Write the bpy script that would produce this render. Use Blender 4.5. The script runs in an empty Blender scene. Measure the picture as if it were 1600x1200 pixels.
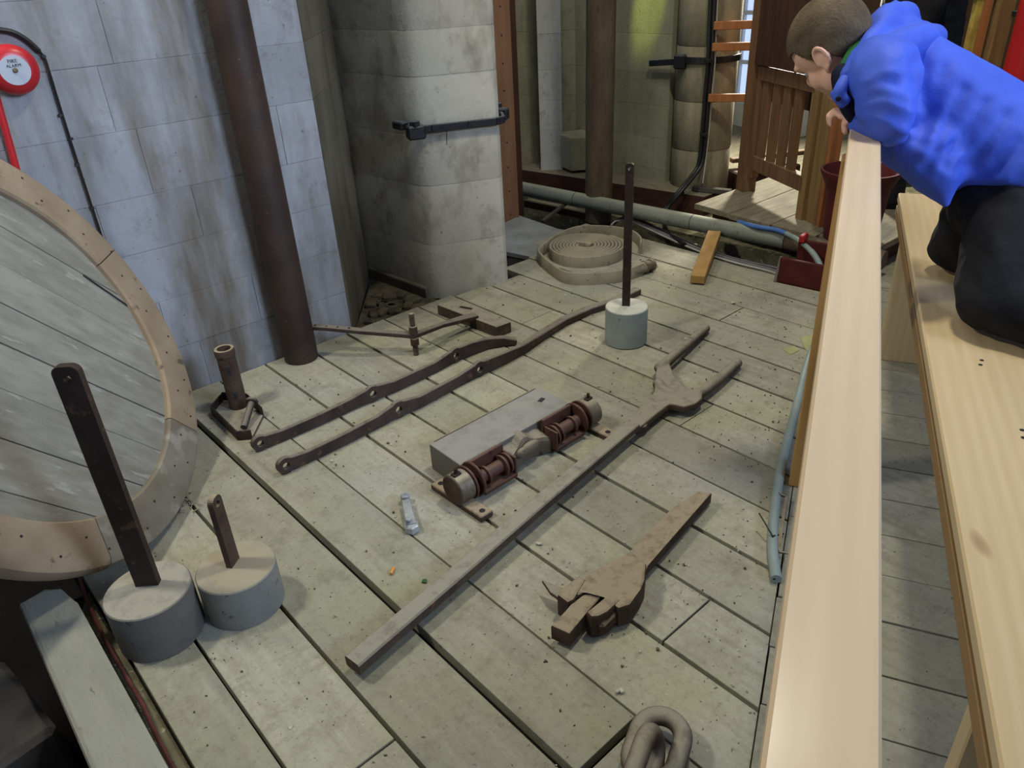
import bpy, bmesh, math, random
from mathutils import Vector as V, Matrix as M
random.seed(11)
S = bpy.context.scene
COL = S.collection
PI = math.pi

# ---------------------------------------------------------------- camera
cam = bpy.data.cameras.new('camera')
cam.sensor_fit = 'HORIZONTAL'; cam.sensor_width = 36.0; cam.lens = 36.0*1178.54/1600.0
cam.clip_start = 0.02
CAM = bpy.data.objects.new('camera', cam); COL.objects.link(CAM)
pitch, roll, yaw = math.radians(29.396), math.radians(-3.205), math.radians(40.591)
fwd = V((math.sin(yaw)*math.cos(pitch), math.cos(yaw)*math.cos(pitch), -math.sin(pitch)))
rgt = V((math.cos(yaw), -math.sin(yaw), 0)); upv = rgt.cross(fwd)
R_ = math.cos(roll)*rgt + math.sin(roll)*upv
U_ = -math.sin(roll)*rgt + math.cos(roll)*upv
CAM.matrix_world = M(((R_.x, U_.x, -fwd.x, 0), (R_.y, U_.y, -fwd.y, 0), (R_.z, U_.z, -fwd.z, 1.5), (0, 0, 0, 1)))
S.camera = CAM

# ---------------------------------------------------------------- world, lights, exposure
W = bpy.data.worlds.new('world'); S.world = W; W.use_nodes = True
bg = W.node_tree.nodes['Background']
bg.inputs[0].default_value = (0.60, 0.72, 1.0, 1); bg.inputs[1].default_value = 0.22

def area(name, loc, target, size, power, col, shape='DISK', sy=None, spread=180):
    l = bpy.data.lights.new(name, 'AREA'); l.shape = shape; l.size = size
    if sy: l.size_y = sy
    l.energy = power; l.color = col; l.spread = math.radians(spread)
    o = bpy.data.objects.new(name, l); COL.objects.link(o); o.location = loc
    o.rotation_euler = (V(target)-V(loc)).to_track_quat('-Z', 'Y').to_euler()
    return o
area('far_lamp', (5.52, 3.14, 1.40), (2.0, 1.7, 0.0), 0.22, 95, (1.0, 0.95, 0.80))
area('ceiling_lamp', (-0.5, 2.65, 3.1), (1.5, 1.4, 0.0), 0.35, 52, (1.0, 0.96, 0.82))
area('hall_lamp', (2.3, 1.15, 4.0), (2.1, 1.1, 0.0), 0.35, 62, (1.0, 0.95, 0.74))
area('window_daylight', (2.3, -2.8, 2.9), (0.7, 2.96, 0.8), 1.6, 24, (0.58, 0.72, 1.0), spread=50)
area('rear_fill', (3.0, 2.95, 3.3), (4.2, 4.0, 0.3), 0.4, 16, (1.0, 0.97, 0.85))  # added fill that brightens the far stonework, stands for no lamp there
sl = bpy.data.lights.new('yellow_spot', 'SPOT'); sl.energy = 190; sl.color = (0.80, 0.95, 0.18); sl.spot_size = math.radians(9); sl.spot_blend = 0.8; sl.shadow_soft_size = 0.02
so = bpy.data.objects.new('yellow_spot', sl); COL.objects.link(so); so.location = (3.35, 2.95, 2.9)
so.rotation_euler = (V((4.18, 3.35, 1.22))-V(so.location)).to_track_quat('-Z', 'Y').to_euler()
vs = S.view_settings
S.display_settings.display_device = 'sRGB'
vs.view_transform = 'Standard'; vs.look = 'None'; vs.gamma = 1.0; vs.use_curve_mapping = False
vs.exposure = -0.04

# ---------------------------------------------------------------- materials
def hx(h):
    o = []
    for i in (0, 2, 4):
        v = int(h[i:i+2], 16)/255.0
        o.append(v/12.92 if v <= 0.04045 else ((v+0.055)/1.055)**2.4)
    return (o[0], o[1], o[2], 1.0)

class NB:
    def __init__(s, name):
        s.m = bpy.data.materials.new(name); s.m.use_nodes = True
        s.t = s.m.node_tree; s.n = s.t.nodes; s.p = s.n['Principled BSDF']
    def new(s, ty, **k):
        n = s.n.new(ty)
        for a, b in k.items(): setattr(n, a, b)
        return n
    def link(s, a, b): s.t.links.new(a, b)
    def coord(s, space, scale=(1, 1, 1), rotz=0):
        mp = s.new('ShaderNodeMapping'); mp.inputs['Scale'].default_value = scale
        mp.inputs['Rotation'].default_value = (0, 0, rotz)
        if space == 'world': s.link(s.new('ShaderNodeNewGeometry').outputs['Position'], mp.inputs[0])
        else: s.link(s.new('ShaderNodeTexCoord').outputs['Object'], mp.inputs[0])
        return mp.outputs[0]
    def noise(s, vec, scale, detail=4, rough=0.55, lo=0.35, hi=0.65):
        n = s.new('ShaderNodeTexNoise'); n.inputs['Scale'].default_value = scale
        n.inputs['Detail'].default_value = detail; n.inputs['Roughness'].default_value = rough
        s.link(vec, n.inputs['Vector'])
        r = s.new('ShaderNodeMapRange'); r.inputs[1].default_value = lo; r.inputs[2].default_value = hi
        s.link(n.outputs[0], r.inputs[0]); return r.outputs[0]
    def mix(s, fac, a, b):
        x = s.new('ShaderNodeMix', data_type='RGBA')
        if isinstance(fac, float): x.inputs[0].default_value = fac
        else: s.link(fac, x.inputs[0])
        for v, i in ((a, 6), (b, 7)):
            if isinstance(v, tuple): x.inputs[i].default_value = v
            else: s.link(v, x.inputs[i])
        return x.outputs[2]
    def mul(s, a, b):
        x = s.new('ShaderNodeMath', operation='MULTIPLY')
        for v, i in ((a, 0), (b, 1)):
            if isinstance(v, (float, int)): x.inputs[i].default_value = v
            else: s.link(v, x.inputs[i])
        return x.outputs[0]
    def bump(s, h, strength, dist=0.004):
        b = s.new('ShaderNodeBump'); b.inputs['Strength'].default_value = strength
        b.inputs['Distance'].default_value = dist; s.link(h, b.inputs['Height'])
        s.link(b.outputs[0], s.p.inputs['Normal'])
    def out(s, col, rough=0.8, metal=0.0, spec=0.3):
        if isinstance(col, tuple): s.p.inputs['Base Color'].default_value = col
        else: s.link(col, s.p.inputs['Base Color'])
        s.p.inputs['Roughness'].default_value = rough; s.p.inputs['Metallic'].default_value = metal
        s.p.inputs['Specular IOR Level'].default_value = spec
        return s.m

def mat(name, a, b, scale=8, rough=0.8, metal=0.0, spec=0.3, bump=0.3, bscale=80, stretch=(1, 1, 1),
        space='object', spots=None, spotscale=25, spotlo=0.62, dust=None, dustlo=0.55, dustamt=0.9, rotz=0, objvar=0.0):
    """two-tone noise surface with optional spots, and dust that has settled on the upward faces"""
    k = NB(name); v = k.coord(space, stretch, rotz)
    col = k.mix(k.noise(v, scale), hx(a), hx(b))
    if spots:
        col = k.mix(k.noise(v, spotscale, 3, 0.6, spotlo, spotlo+0.06), col, hx(spots))
    if objvar:
        oi = k.new('ShaderNodeObjectInfo'); hsv = k.new('ShaderNodeHueSaturation')
        r = k.new('ShaderNodeMapRange'); r.inputs[3].default_value = 1-objvar; r.inputs[4].default_value = 1+objvar
        k.link(oi.outputs['Random'], r.inputs[0]); k.link(r.outputs[0], hsv.inputs['Value'])
        k.link(col, hsv.inputs['Color']); col = hsv.outputs[0]
    if dust:
        g = k.new('ShaderNodeNewGeometry'); sx = k.new('ShaderNodeSeparateXYZ'); k.link(g.outputs['Normal'], sx.inputs[0])
        r = k.new('ShaderNodeMapRange'); r.inputs[1].default_value = dustlo; r.inputs[2].default_value = 0.95
        r.inputs[4].default_value = dustamt; k.link(sx.outputs[2], r.inputs[0])
        col = k.mix(k.mul(r.outputs[0], k.noise(v, scale*2.3, 5, 0.7, 0.12, 0.50)), col, hx(dust))
    if bump: k.bump(k.noise(v, bscale, 4, 0.65, 0.2, 0.8), bump)
    return k.out(col, rough, metal, spec)

def mat_plank(name, a, b, green, rotz=0, speck='4b463c'):
    k = NB(name)
    g = k.coord('world', (34, 2.2, 20), rotz); w = k.coord('world', (1, 1, 1))
    oi = k.new('ShaderNodeObjectInfo')
    col = k.mix(k.noise(g, 1.0, 5, 0.6, 0.3, 0.7), hx(a), hx(b))
    col = k.mix(k.mul(k.noise(w, 2.2, 5, 0.65, 0.42, 0.66), 0.8), col, hx(green))
    col = k.mix(k.mul(k.noise(w, 1.3, 3, 0.6, 0.48, 0.66), 0.45), col, hx('8d8c86'))
    col = k.mix(k.mul(k.noise(w, 8.0, 5, 0.75, 0.50, 0.70), 0.55), col, hx('716b59'))
    col = k.mix(k.mul(k.noise(w, 22.0, 5, 0.75, 0.60, 0.70), 0.55), col, hx('6b6656'))
    col = k.mix(k.mul(k.noise(w, 55.0, 4, 0.7, 0.5, 0.68), 0.35), col, hx('7a7462'))
    col = k.mix(k.mul(k.noise(w, 70.0, 3, 0.6, 0.665, 0.70), 0.85), col, hx(speck))
    col = k.mix(k.mul(k.noise(w, 130.0, 2, 0.6, 0.70, 0.73), 0.7), col, hx('c9c5b4'))
    hsv = k.new('ShaderNodeHueSaturation'); r = k.new('ShaderNodeMapRange')
    r.inputs[3].default_value = 0.86; r.inputs[4].default_value = 1.10
    k.link(oi.outputs['Random'], r.inputs[0]); k.link(r.outputs[0], hsv.inputs['Value']); k.link(col, hsv.inputs['Color'])
    k.bump(k.noise(g, 2.2, 5, 0.7, 0.2, 0.8), 0.35, 0.003)
    return k.out(hsv.outputs[0], 0.88, 0, 0.2)

def mat_stone(name, a, b, stain, amt, stretch=(3.2, 3.2, 0.55), lo=0.45, hi=0.62, grime='6a6560'):
    k = NB(name); w = k.coord('world', (1, 1, 1)); st = k.coord('world', stretch)
    col = k.mix(k.noise(w, 3.0, 5, 0.65, 0.3, 0.7), hx(a), hx(b))
    col = k.mix(k.mul(k.noise(st, 1.0, 6, 0.62, lo, hi), amt), col, hx(stain))
    col = k.mix(k.mul(k.noise(w, 11.0, 5, 0.7, 0.56, 0.70), 0.45), col, hx(grime))
    col = k.mix(k.mul(k.noise(w, 48.0, 2, 0.5, 0.735, 0.76), 0.6), col, hx('504b46'))
    oi = k.new('ShaderNodeObjectInfo'); hsv = k.new('ShaderNodeHueSaturation'); r = k.new('ShaderNodeMapRange')
    r.inputs[3].default_value = 0.92; r.inputs[4].default_value = 1.05
    k.link(oi.outputs['Random'], r.inputs[0]); k.link(r.outputs[0], hsv.inputs['Value']); k.link(col, hsv.inputs['Color'])
    k.bump(k.noise(w, 60.0, 5, 0.7, 0.2, 0.8), 0.4, 0.004)
    return k.out(hsv.outputs[0], 0.92, 0, 0.15)

def mat_pine(name, a, b, knot, rough, coat=0.0, spec=0.4, sc=(1.6, 26, 26)):
    """planed softwood, grain along the object's own x"""
    k = NB(name); v = k.coord('object', sc); o = k.coord('object', (1, 1, 1))
    wv = k.new('ShaderNodeTexWave', wave_type='BANDS', bands_direction='Y'); wv.inputs['Scale'].default_value = 0.42
    wv.inputs['Distortion'].default_value = 3.2; wv.inputs['Detail'].default_value = 2; wv.inputs['Detail Scale'].default_value = 0.8
    k.link(v, wv.inputs['Vector'])
    col = k.mix(k.mul(wv.outputs['Fac'], 0.32), hx(a), hx(b))
    col = k.mix(k.mul(k.noise(v, 2.0, 4, 0.6, 0.35, 0.7), 0.35), col, hx(b))
    kn = k.coord('object', (3.3, 9, 9))
    col = k.mix(k.mul(k.noise(kn, 1.0, 1, 0.3, 0.74, 0.78), 0.75), col, hx(knot))
    k.bump(k.noise(v, 1.5, 3, 0.6, 0.2, 0.8), 0.10, 0.002)
    m = k.out(col, rough, 0, spec)
    k.p.inputs['Coat Weight'].default_value = coat; k.p.inputs['Coat Roughness'].default_value = 0.22
    return m

MT = {}
MT['plank'] = mat_plank('old_floorboard', 'a9a594', '938f7f', '99977a')
MT['plank_public'] = mat_plank('walkway_floorboard', 'a6a18e', '8e8978', '96937a', rotz=math.radians(65.2))
MT['subfloor'] = mat('dark_subfloor', '1d1915', '110e0c', 6, 0.95, bump=0.3, space='world')
MT['stone_blue'] = mat_stone('limewashed_stone', '9fa1a5', '8a8c90', '62594a', 0.9, (5.0, 5.0, 0.9), 0.40, 0.66)
MT['stone_warm'] = mat_stone('weathered_limestone', 'b9b5a8', 'a8a393', '7d7768', 0.75, (5, 5, 3.2), 0.50, 0.66)
MT['stone_dark'] = mat_stone('dark_limestone', '6f6a5c', '5f5a4d', '4b4639', 0.8, (4, 4, 1.0))  # darker and browner than the left wall's stone
MT['stone_green'] = mat_stone('greenish_plaster', 'aaa78e', '989579', '827f66', 0.6, (3, 3, 1.0))
MT['stone_brown'] = mat_stone('brown_pier_stone', '9a937b', '86806a', '6e6853', 0.8, (6, 6, 1.6))
MT['stone_pale'] = mat_stone('pale_stone', 'c4c6c3', 'b2b4b0', '8f8c80', 0.6)  # pale stone; on the narrow far strip the paleness stands in for light
MT['rubble'] = mat('rubble_stone', '5c5444', '3d362b', 14, 0.95, bump=1.0, bscale=22, space='world')
MT['iron'] = mat('brown_black_iron', '3a2d26', '2c211c', 9, 0.62, 0.35, 0.4, bump=0.35, bscale=70, spots='55402f', spotlo=0.60)
MT['iron_dusty'] = mat('dusty_wrought_iron', '4d4037', '382d27', 10, 0.75, 0.2, 0.35, bump=0.5, bscale=60, spots='5d4433', dust='8c8478', dustlo=0.35, dustamt=0.75)
MT['bar_dusty'] = mat('dusty_grey_iron', '584b3e', '443930', 10, 0.8, 0.1, 0.3, bump=0.5, bscale=50, spots='6a4d38', dust='969080', dustlo=0.25, dustamt=0.95)
MT['rusty'] = mat('dusty_rusty_iron', '544438', '403128', 12, 0.85, 0.1, 0.25, bump=0.6, bscale=60, spots='3a2a20', dust='a0927b', dustlo=0.4, dustamt=0.95)
MT['red_iron'] = mat('red_oxide_painted_iron', '55362b', '442c24', 10, 0.55, 0.1, 0.4, bump=0.3, spots='38231d', dust='7d6355', dustlo=0.7, dustamt=0.4)
MT['black_iron'] = mat('black_strap_iron', '25252b', '1a1a1e', 12, 0.55, 0.3, 0.5, bump=0.5, dust='75757c', dustlo=0.6, dustamt=0.8)
MT['pipe_iron'] = mat('brown_painted_pipe', '3d2e26', '2d221d', 5, 0.6, 0.15, 0.4, bump=0.2, spots='574639', spotscale=60, spotlo=0.66)
MT['pipe_brown'] = mat('brown_cast_pipe', '6b5d4c', '574a3c', 5, 0.75, 0.1, 0.3, bump=0.25, stretch=(3, 3, 0.7), spots='443a30')
MT['w_grey'] = mat('blue_grey_weight_paint', '6b6863', '5f5c58', 7, 0.75, 0.0, 0.3, bump=0.25, spots='4e4f52', spotlo=0.64, dust='a39e8f', dustlo=0.6)
MT['w_tan'] = mat('grey_weight_paint', '82837d', '72736e', 7, 0.75, 0.0, 0.3, bump=0.25, spots='5a5650', spotlo=0.64, dust='a1977f', dustlo=0.6)
MT['w_pale'] = mat('pale_green_grey_weight_paint', '949d98', '848d89', 7, 0.6, 0.0, 0.35, bump=0.2, spots='6e5f49', spotscale=9, spotlo=0.62, dust='bdbaac', dustlo=0.6)
MT['box_grey'] = mat('grey_lead_box', '6c675f', '625d56', 5, 0.7, 0.1, 0.35, bump=0.15, dust='8f8c84', dustlo=0.6)
MT['drum'] = mat('worn_brass_drum', '837a68', '5c5244', 8, 0.5, 0.4, 0.4, bump=0.3, spots='453a30', dust='9a937f', dustlo=0.75)
MT['cast_grey'] = mat('grey_brown_casting', '6f6554', '574d40', 14, 0.75, 0.1, 0.3, bump=0.6, spots='42382e', dust='908775', dustlo=0.6)
MT['galv'] = mat('pale_galvanised_casting', 'b6b8b8', '969a9b', 20, 0.5, 0.4, 0.4, bump=0.3, spots='6d7178')
MT['canvas'] = mat('dusty_canvas_hose', '918a75', '7e7763', 10, 0.95, 0, 0.1, bump=0.4, bscale=220, spots='69624f', spotlo=0.62, dust='a09a85', dustlo=0.7, dustamt=0.6)
MT['conduit'] = mat('grey_plastic_pipe', '7d8176', '6e7268', 5, 0.55, 0, 0.4, bump=0.05, spots='5e5f55', dust='9a9a86', dustlo=0.7, dustamt=0.7)
MT['black_cable'] = mat('black_cable', '1c1b1b', '131313', 8, 0.5, 0, 0.4, bump=0)
MT['grey_cable'] = mat('grey_cable', '6c6a66', '5a5752', 8, 0.7, 0, 0.3, bump=0)
MT['purple_cable'] = mat('dusty_purple_grey_cable', '6b6468', '57505a', 8, 0.7, 0, 0.3, bump=0)
MT['white_cable'] = mat('white_cable', 'a5a49c', '908f86', 8, 0.6, 0, 0.3, bump=0)
MT['blue_hose'] = mat('blue_grey_hose', '8a9795', '77847f', 4, 0.5, 0, 0.4, bump=0.05, spots='7892a0', spotscale=3, spotlo=0.6)
MT['blue_pipe'] = mat('blue_water_pipe', '4c74b4', '3f629c', 4, 0.45, 0, 0.4, bump=0)
MT['red_cable'] = mat('red_brown_cable', '6b3c34', '4f2a25', 10, 0.6, 0, 0.3, bump=0.1)
MT['red_paint'] = mat('red_gloss_paint', 'b01a1e', '9c1519', 4, 0.3, 0, 0.5, bump=0.0)
MT['red_alarm'] = mat('alarm_red_enamel', 'b8242a', 'a51d24', 4, 0.35, 0, 0.5, bump=0.0)
MT['maroon'] = mat('maroon_bucket_paint', '571a1c', '481416', 6, 0.6, 0, 0.35, bump=0.1, dust='6c4a45', dustlo=0.7, dustamt=0.5)
MT['maroon_box'] = mat('maroon_box_paint', '521a19', '401312', 6, 0.7, 0, 0.3, bump=0.15)
MT['sand'] = mat('grey_sand', '7c7c7a', '66655f', 30, 0.95, 0, 0.1, bump=0.5)
MT['label_white'] = mat('pale_label', 'b9c0c8', 'a9b0b8', 6, 0.5, bump=0)
MT['ink'] = mat('dark_print', '2b2b2e', '222225', 4, 0.7, bump=0)
MT['rail_top'] = mat_pine('varnished_pine', 'cfb797', 'bda384', '9c8060', 0.48, 0.2)
MT['rail_side'] = mat_pine('orange_varnished_pine', 'b98d50', 'a0743c', '6f4a24', 0.42, 0.2)
MT['bench'] = mat_pine('yellow_pine_board', 'c8b18a', 'b4996e', '8c6c46', 0.48, 0.1)
MT['bench_edge'] = mat_pine('brown_pine_edge', '8f7048', '74582f', '4a341c', 0.6)
MT['oak'] = mat('brown_stained_oak', '7a5a3d', '634730', 3, 0.6, 0, 0.35, bump=0.3, stretch=(14, 14, 1.0), objvar=0.10, dust='7a6c52', dustlo=0.7, dustamt=0.35)
MT['oak_dark'] = mat('dark_stained_oak', '4a2f20', '392317', 3, 0.55, 0, 0.4, bump=0.2, stretch=(10, 10, 1.0))
MT['oak_light'] = mat('light_oak_board', '8a6d45', '735836', 3, 0.6, 0, 0.35, bump=0.25, stretch=(14, 14, 1.0), spots='a08b66', spotlo=0.66)
MT['orange_wood'] = mat('orange_batten', 'a5683a', '8c5730', 3, 0.6, 0, 0.35, bump=0.15, stretch=(12, 12, 1.0))
MT['perf'] = mat('tan_painted_board', '8f6a50', '7f5c44', 3, 0.7, 0, 0.3, bump=0.1, stretch=(8, 8, 0.8))
MT['offcut'] = mat('fresh_pine_offcut', 'b08c58', '9c7847', 4, 0.75, 0, 0.25, bump=0.2, stretch=(3, 3, 3))
MT['timber_red'] = mat('red_brown_beam', '4b3128', '3a251e', 4, 0.85, 0, 0.2, bump=0.3, space='world', stretch=(6, 1, 8), dust='857e69', dustlo=0.6)
MT['beam'] = mat('worn_grey_beam', '949080', '7d7a6b', 5, 0.9, 0, 0.15, bump=0.5, bscale=40, space='world', stretch=(3, 0.8, 3), spots='514e4a', spotscale=16, spotlo=0.64, dust='979a92', dustlo=0.6, dustamt=0.5)
MT['dark_wood'] = mat('dark_old_timber', '5a5650', '3c3834', 6, 0.95, 0, 0.1, bump=0.5, space='world')
MT['rim'] = mat('worn_brown_rim_timber', '9b8a72', '85735c', 5, 0.8, 0, 0.25, bump=0.35, spots='645645', spotscale=14, spotlo=0.64)
MT['rim_grey'] = mat('worn_grey_rim_timber', '857d6e', '72695a', 6, 0.85, 0, 0.2, bump=0.4, spots='938d80', spotscale=5, spotlo=0.60)
MT['lid_board'] = mat('dusty_lid_board', '908d81', '7d796d', 5, 0.9, 0, 0.15, bump=0.35, stretch=(1.5, 5, 5), spots='9b988d', spotscale=6, spotlo=0.63, objvar=0.06)
MT['grey_board'] = mat('bluish_grey_board', '8e9193', '7b7d7c', 6, 0.85, 0, 0.2, bump=0.3, space='world', spots='5a5852', spotscale=30, spotlo=0.68)
MT['platform'] = mat('worn_platform_board', '837c69', '6d6753', 4, 0.8, 0, 0.3, bump=0.3, space='world', stretch=(1.4, 8, 8), spots='6c6553', spotscale=5, spotlo=0.58, objvar=0.08)
MT['dirt'] = mat('dusty_dirt', '7c775f', '605b47', 14, 0.98, 0, 0.05, bump=0.9, bscale=60, space='world', spots='a29f86', spotscale=40, spotlo=0.6)
MT['debris'] = mat('dark_flakes', '665f4f', '4a4438', 30, 0.95, 0, 0.1, bump=0)
MT['pale_chip'] = mat('pale_plaster_chip', 'c6c3b4', 'b0ad9d', 30, 0.95, 0, 0.1, bump=0)
MT['leaf_paper'] = mat('pale_yellow_paper', 'a8a57d', '98956c', 10, 0.95, 0, 0.1, bump=0.1)
MT['butt'] = mat('orange_filter', 'd2924e', 'c07f3c', 10, 0.9, 0, 0.1, bump=0)
MT['green_bit'] = mat('green_scrap', '3f6a45', '345a3a', 10, 0.9, 0, 0.1, bump=0)
MT['skin'] = mat('skin', 'e0b49c', 'd8a890', 9, 0.55, 0, 0.35, bump=0.05)
MT['hair'] = mat('cropped_brown_hair', '6e5f4a', '544736', 20, 0.8, 0, 0.2, bump=0.9, bscale=160, stretch=(1, 1, 1))
MT['jacket'] = mat('royal_blue_jacket', '4a68da', '3c58c6', 5, 0.62, 0, 0.3, bump=0.35, bscale=22)
MT['jacket_dark'] = mat('navy_lining', '151b33', '10152a', 5, 0.8, 0, 0.2, bump=0.1)
MT['green'] = mat('green_collar_lining', '2f6b3c', '285c33', 8, 0.9, 0, 0.1, bump=0.2)
MT['trousers'] = mat('black_denim', '26262a', '1c1c20', 9, 0.85, 0, 0.2, bump=0.4, bscale=300)
MT['coat'] = mat('black_coat', '1b1b20', '131317', 6, 0.7, 0, 0.25, bump=0.3)
MT['shoe'] = mat('dark_shoe_leather', '1c1a19', '141211', 6, 0.5, 0, 0.4, bump=0.1)
MT['white_frame'] = mat('white_window_frame', 'c9ced6', 'bcc1c9', 4, 0.5, 0, 0.4, bump=0)
MT['yellow_paint'] = mat('flaking_yellow_paint', 'b9a24a', '8f7430', 16, 0.7, 0, 0.3, bump=0.4)
gm = NB('window_glass'); gm.p.inputs['Transmission Weight'].default_value = 0.6; MT['glass'] = gm.out(hx('c3d3ea'), 0.35, 0, 0.5)
gm.p.inputs['Emission Color'].default_value = hx('c7d6f0'); gm.p.inputs['Emission Strength'].default_value = 0.55   # daylight coming through frosted glass

# ---------------------------------------------------------------- helpers
WL = {}
def bm_(): return bmesh.new()

def xf(bm, verts, mtx):
    bmesh.ops.transform(bm, matrix=mtx, verts=verts)

def rot_to(a, z=None):
    """matrix whose x axis is a, z as near z as may be"""
    x = V(a).normalized(); z = V(z or (0, 0, 1))
    if abs(x.dot(z)) > 0.99: z = V((0, 1, 0))
    y = z.cross(x).normalized(); z = x.cross(y)
    return M(((x.x, y.x, z.x, 0), (x.y, y.y, z.y, 0), (x.z, y.z, z.z, 0), (0, 0, 0, 1)))

def box(bm, c, s, rot=None, bev=0.0, seg=1):
    g = bmesh.ops.create_cube(bm, size=1.0); vs_ = g['verts']
    xf(bm, vs_, M.Diagonal((s[0], s[1], s[2], 1)))
    if bev:
        es = list({e for v in vs_ for e in v.link_edges})
        r = bmesh.ops.bevel(bm, geom=es, offset=bev, segments=seg, affect='EDGES', profile=0.6)
        vs_ = list({v for f in r['faces'] for v in f.verts} | {v for v in vs_ if v.is_valid})
    m = M.Translation(V(c)) @ (rot or M.Identity(4))
    xf(bm, vs_, m)

def bar(bm, p, q, w, h, bev=0.0, z=None):
    """box from p to q along its centre line, w wide (horizontal), h high"""
    p, q = V(p), V(q)
    box(bm, (p+q)/2, ((q-p).length, w, h), rot_to(q-p, z), bev)

def prism(bm, pts, z0, z1, bev=0.0):
    lo = [bm.verts.new((p[0], p[1], z0 if not callable(z0) else z0(p))) for p in pts]
    hi = [bm.verts.new((p[0], p[1], z1 if not callable(z1) else z1(p))) for p in pts]
    n = len(pts)
    ar = sum(pts[i][0]*pts[(i+1) % n][1]-pts[(i+1) % n][0]*pts[i][1] for i in range(n))
    if ar < 0: lo.reverse(); hi.reverse()
    fs = [bm.faces.new(hi), bm.faces.new(lo[::-1])]
    for i in range(n):
        fs.append(bm.faces.new((lo[i], lo[(i+1) % n], hi[(i+1) % n], hi[i])))
    if bev:
        es = list(fs[0].edges)
        bmesh.ops.bevel(bm, geom=es, offset=bev, segments=2, affect='EDGES', profile=0.5)

def frame_along(pts):
    P = [V(p) for p in pts]; T = []
    for i in range(len(P)):
        a = P[max(i-1, 0)]; b = P[min(i+1, len(P)-1)]
        T.append((b-a).normalized())
    n = V((0, 0, 1))
    if abs(T[0].dot(n)) > 0.95: n = V((1, 0, 0))
    N = []
    for t in T:
        n = (n-t*n.dot(t)).normalized(); N.append(n)
    return P, T, N

def tube(bm, pts, r, seg=12, cap=True, closed=False, round_cap=False, sx=1.0):
    P, T, N = frame_along(pts)
    if closed:
        T = [(P[(i+1) % len(P)]-P[i-1]).normalized() for i in range(len(P))]
        n = N[0]; N = []
        for t in T:
            n = (n-t*n.dot(t)).normalized(); N.append(n)
    rr = r if isinstance(r, (list, tuple)) else [r]*len(P)
    if round_cap:
        a0, a1 = P[0], P[-1]; pre, post = [], []
        for q in (0.98, 0.8, 0.45):
            pre.append((a0-T[0]*rr[0]*q, rr[0]*math.sqrt(1-q*q))); post.append((a1+T[-1]*rr[-1]*q, rr[-1]*math.sqrt(1-q*q)))
        P = [p for p, _ in pre]+P+[p for p, _ in post[::-1]]
        rr = [x for _, x in pre]+list(rr)+[x for _, x in post[::-1]]
        T = [T[0]]*3+T+[T[-1]]*3; N = [N[0]]*3+N+[N[-1]]*3
    rings = []
    for p, t, n, q in zip(P, T, N, rr):
        b = t.cross(n)
        rings.append([bm.verts.new(p+(n*math.cos(2*PI*k/seg)+b*sx*math.sin(2*PI*k/seg))*q) for k in range(seg)])
    m = len(rings)
    for i in range(m if closed else m-1):
        A, B = rings[i], rings[(i+1) % m]
        for k in range(seg):
            bm.faces.new((A[k], A[(k+1) % seg], B[(k+1) % seg], B[k]))
    if cap and not closed:
        bm.faces.new(rings[0][::-1]); bm.faces.new(rings[-1])

def lathe(bm, prof, mtx=None, seg=24, cap0=True, cap1=True):
    rings = []
    for r, z in prof:
        rings.append([bm.verts.new((r*math.cos(2*PI*k/seg), r*math.sin(2*PI*k/seg), z)) for k in range(seg)])
    vs_ = [v for q in rings for v in q]
    for A, B in zip(rings, rings[1:]):
        for k in range(seg): bm.faces.new((A[k], A[(k+1) % seg], B[(k+1) % seg], B[k]))
    if cap0: bm.faces.new(rings[0][::-1])
    if cap1: bm.faces.new(rings[-1])
    if mtx is not None: xf(bm, vs_, mtx)

def cyl(bm, p, q, r, seg=20, bev=0.0, r2=None):
    p, q = V(p), V(q); L = (q-p).length; r2 = r if r2 is None else r2
    m = M.Translation(p) @ (q-p).to_track_quat('Z', 'Y').to_matrix().to_4x4()
    if bev: lathe(bm, [(r-bev, 0), (r, bev), (r2, L-bev), (r2-bev, L)], m, seg)
    else: lathe(bm, [(r, 0), (r2, L)], m, seg)

def ell(bm, c, rad, rot=None, seg=16):
    g = bmesh.ops.create_uvsphere(bm, u_segments=seg, v_segments=seg//2+2, radius=1.0)
    xf(bm, g['verts'], M.Translation(V(c)) @ (rot or M.Identity(4)) @ M.Diagonal((rad[0], rad[1], rad[2], 1)))

def ring_plate(bm, c, ro, ri, z0, z1, seg=22, axis=None):
    """flat washer / eye; axis None = upright z"""
    m = M.Translation(V(c)) if axis is None else M.Translation(V(c)) @ V(axis).to_track_quat('Z', 'Y').to_matrix().to_4x4()
    lathe(bm, [(ri, z0), (ro, z0), (ro, z1), (ri, z1), (ri, z0)], m, seg, False, False)

def mk(name, bm, m, parent=None, smooth=False, angle=35):
    bmesh.ops.recalc_face_normals(bm, faces=bm.faces)
    L = WL.get(parent.name, V((0, 0, 0))) if parent else V((0, 0, 0))
    if L.length: bmesh.ops.translate(bm, verts=bm.verts, vec=-L)
    me = bpy.data.meshes.new(name); bm.to_mesh(me); bm.free()
    if smooth:
        me.polygons.foreach_set('use_smooth', [True]*len(me.polygons))
        if angle < 180: me.set_sharp_from_angle(angle=math.radians(angle))
    me.materials.append(MT[m] if isinstance(m, str) else m)
    o = bpy.data.objects.new(name, me); COL.objects.link(o)
    if parent: o.parent = parent; WL[o.name] = L
    return o

def tag(o, label=None, cat=None, group=None, kind=None):
    if label: o['label'] = label
    if cat: o['category'] = cat
    if group: o['group'] = group
    if kind: o['kind'] = kind
    return o

def thing(name, label, cat, loc=(0, 0, 0), group=None):
    o = bpy.data.objects.new(name, None); COL.objects.link(o); o.empty_display_size = 0.05
    o.location = loc; WL[o.name] = V(loc)
    return tag(o, label, cat, group)

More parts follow.
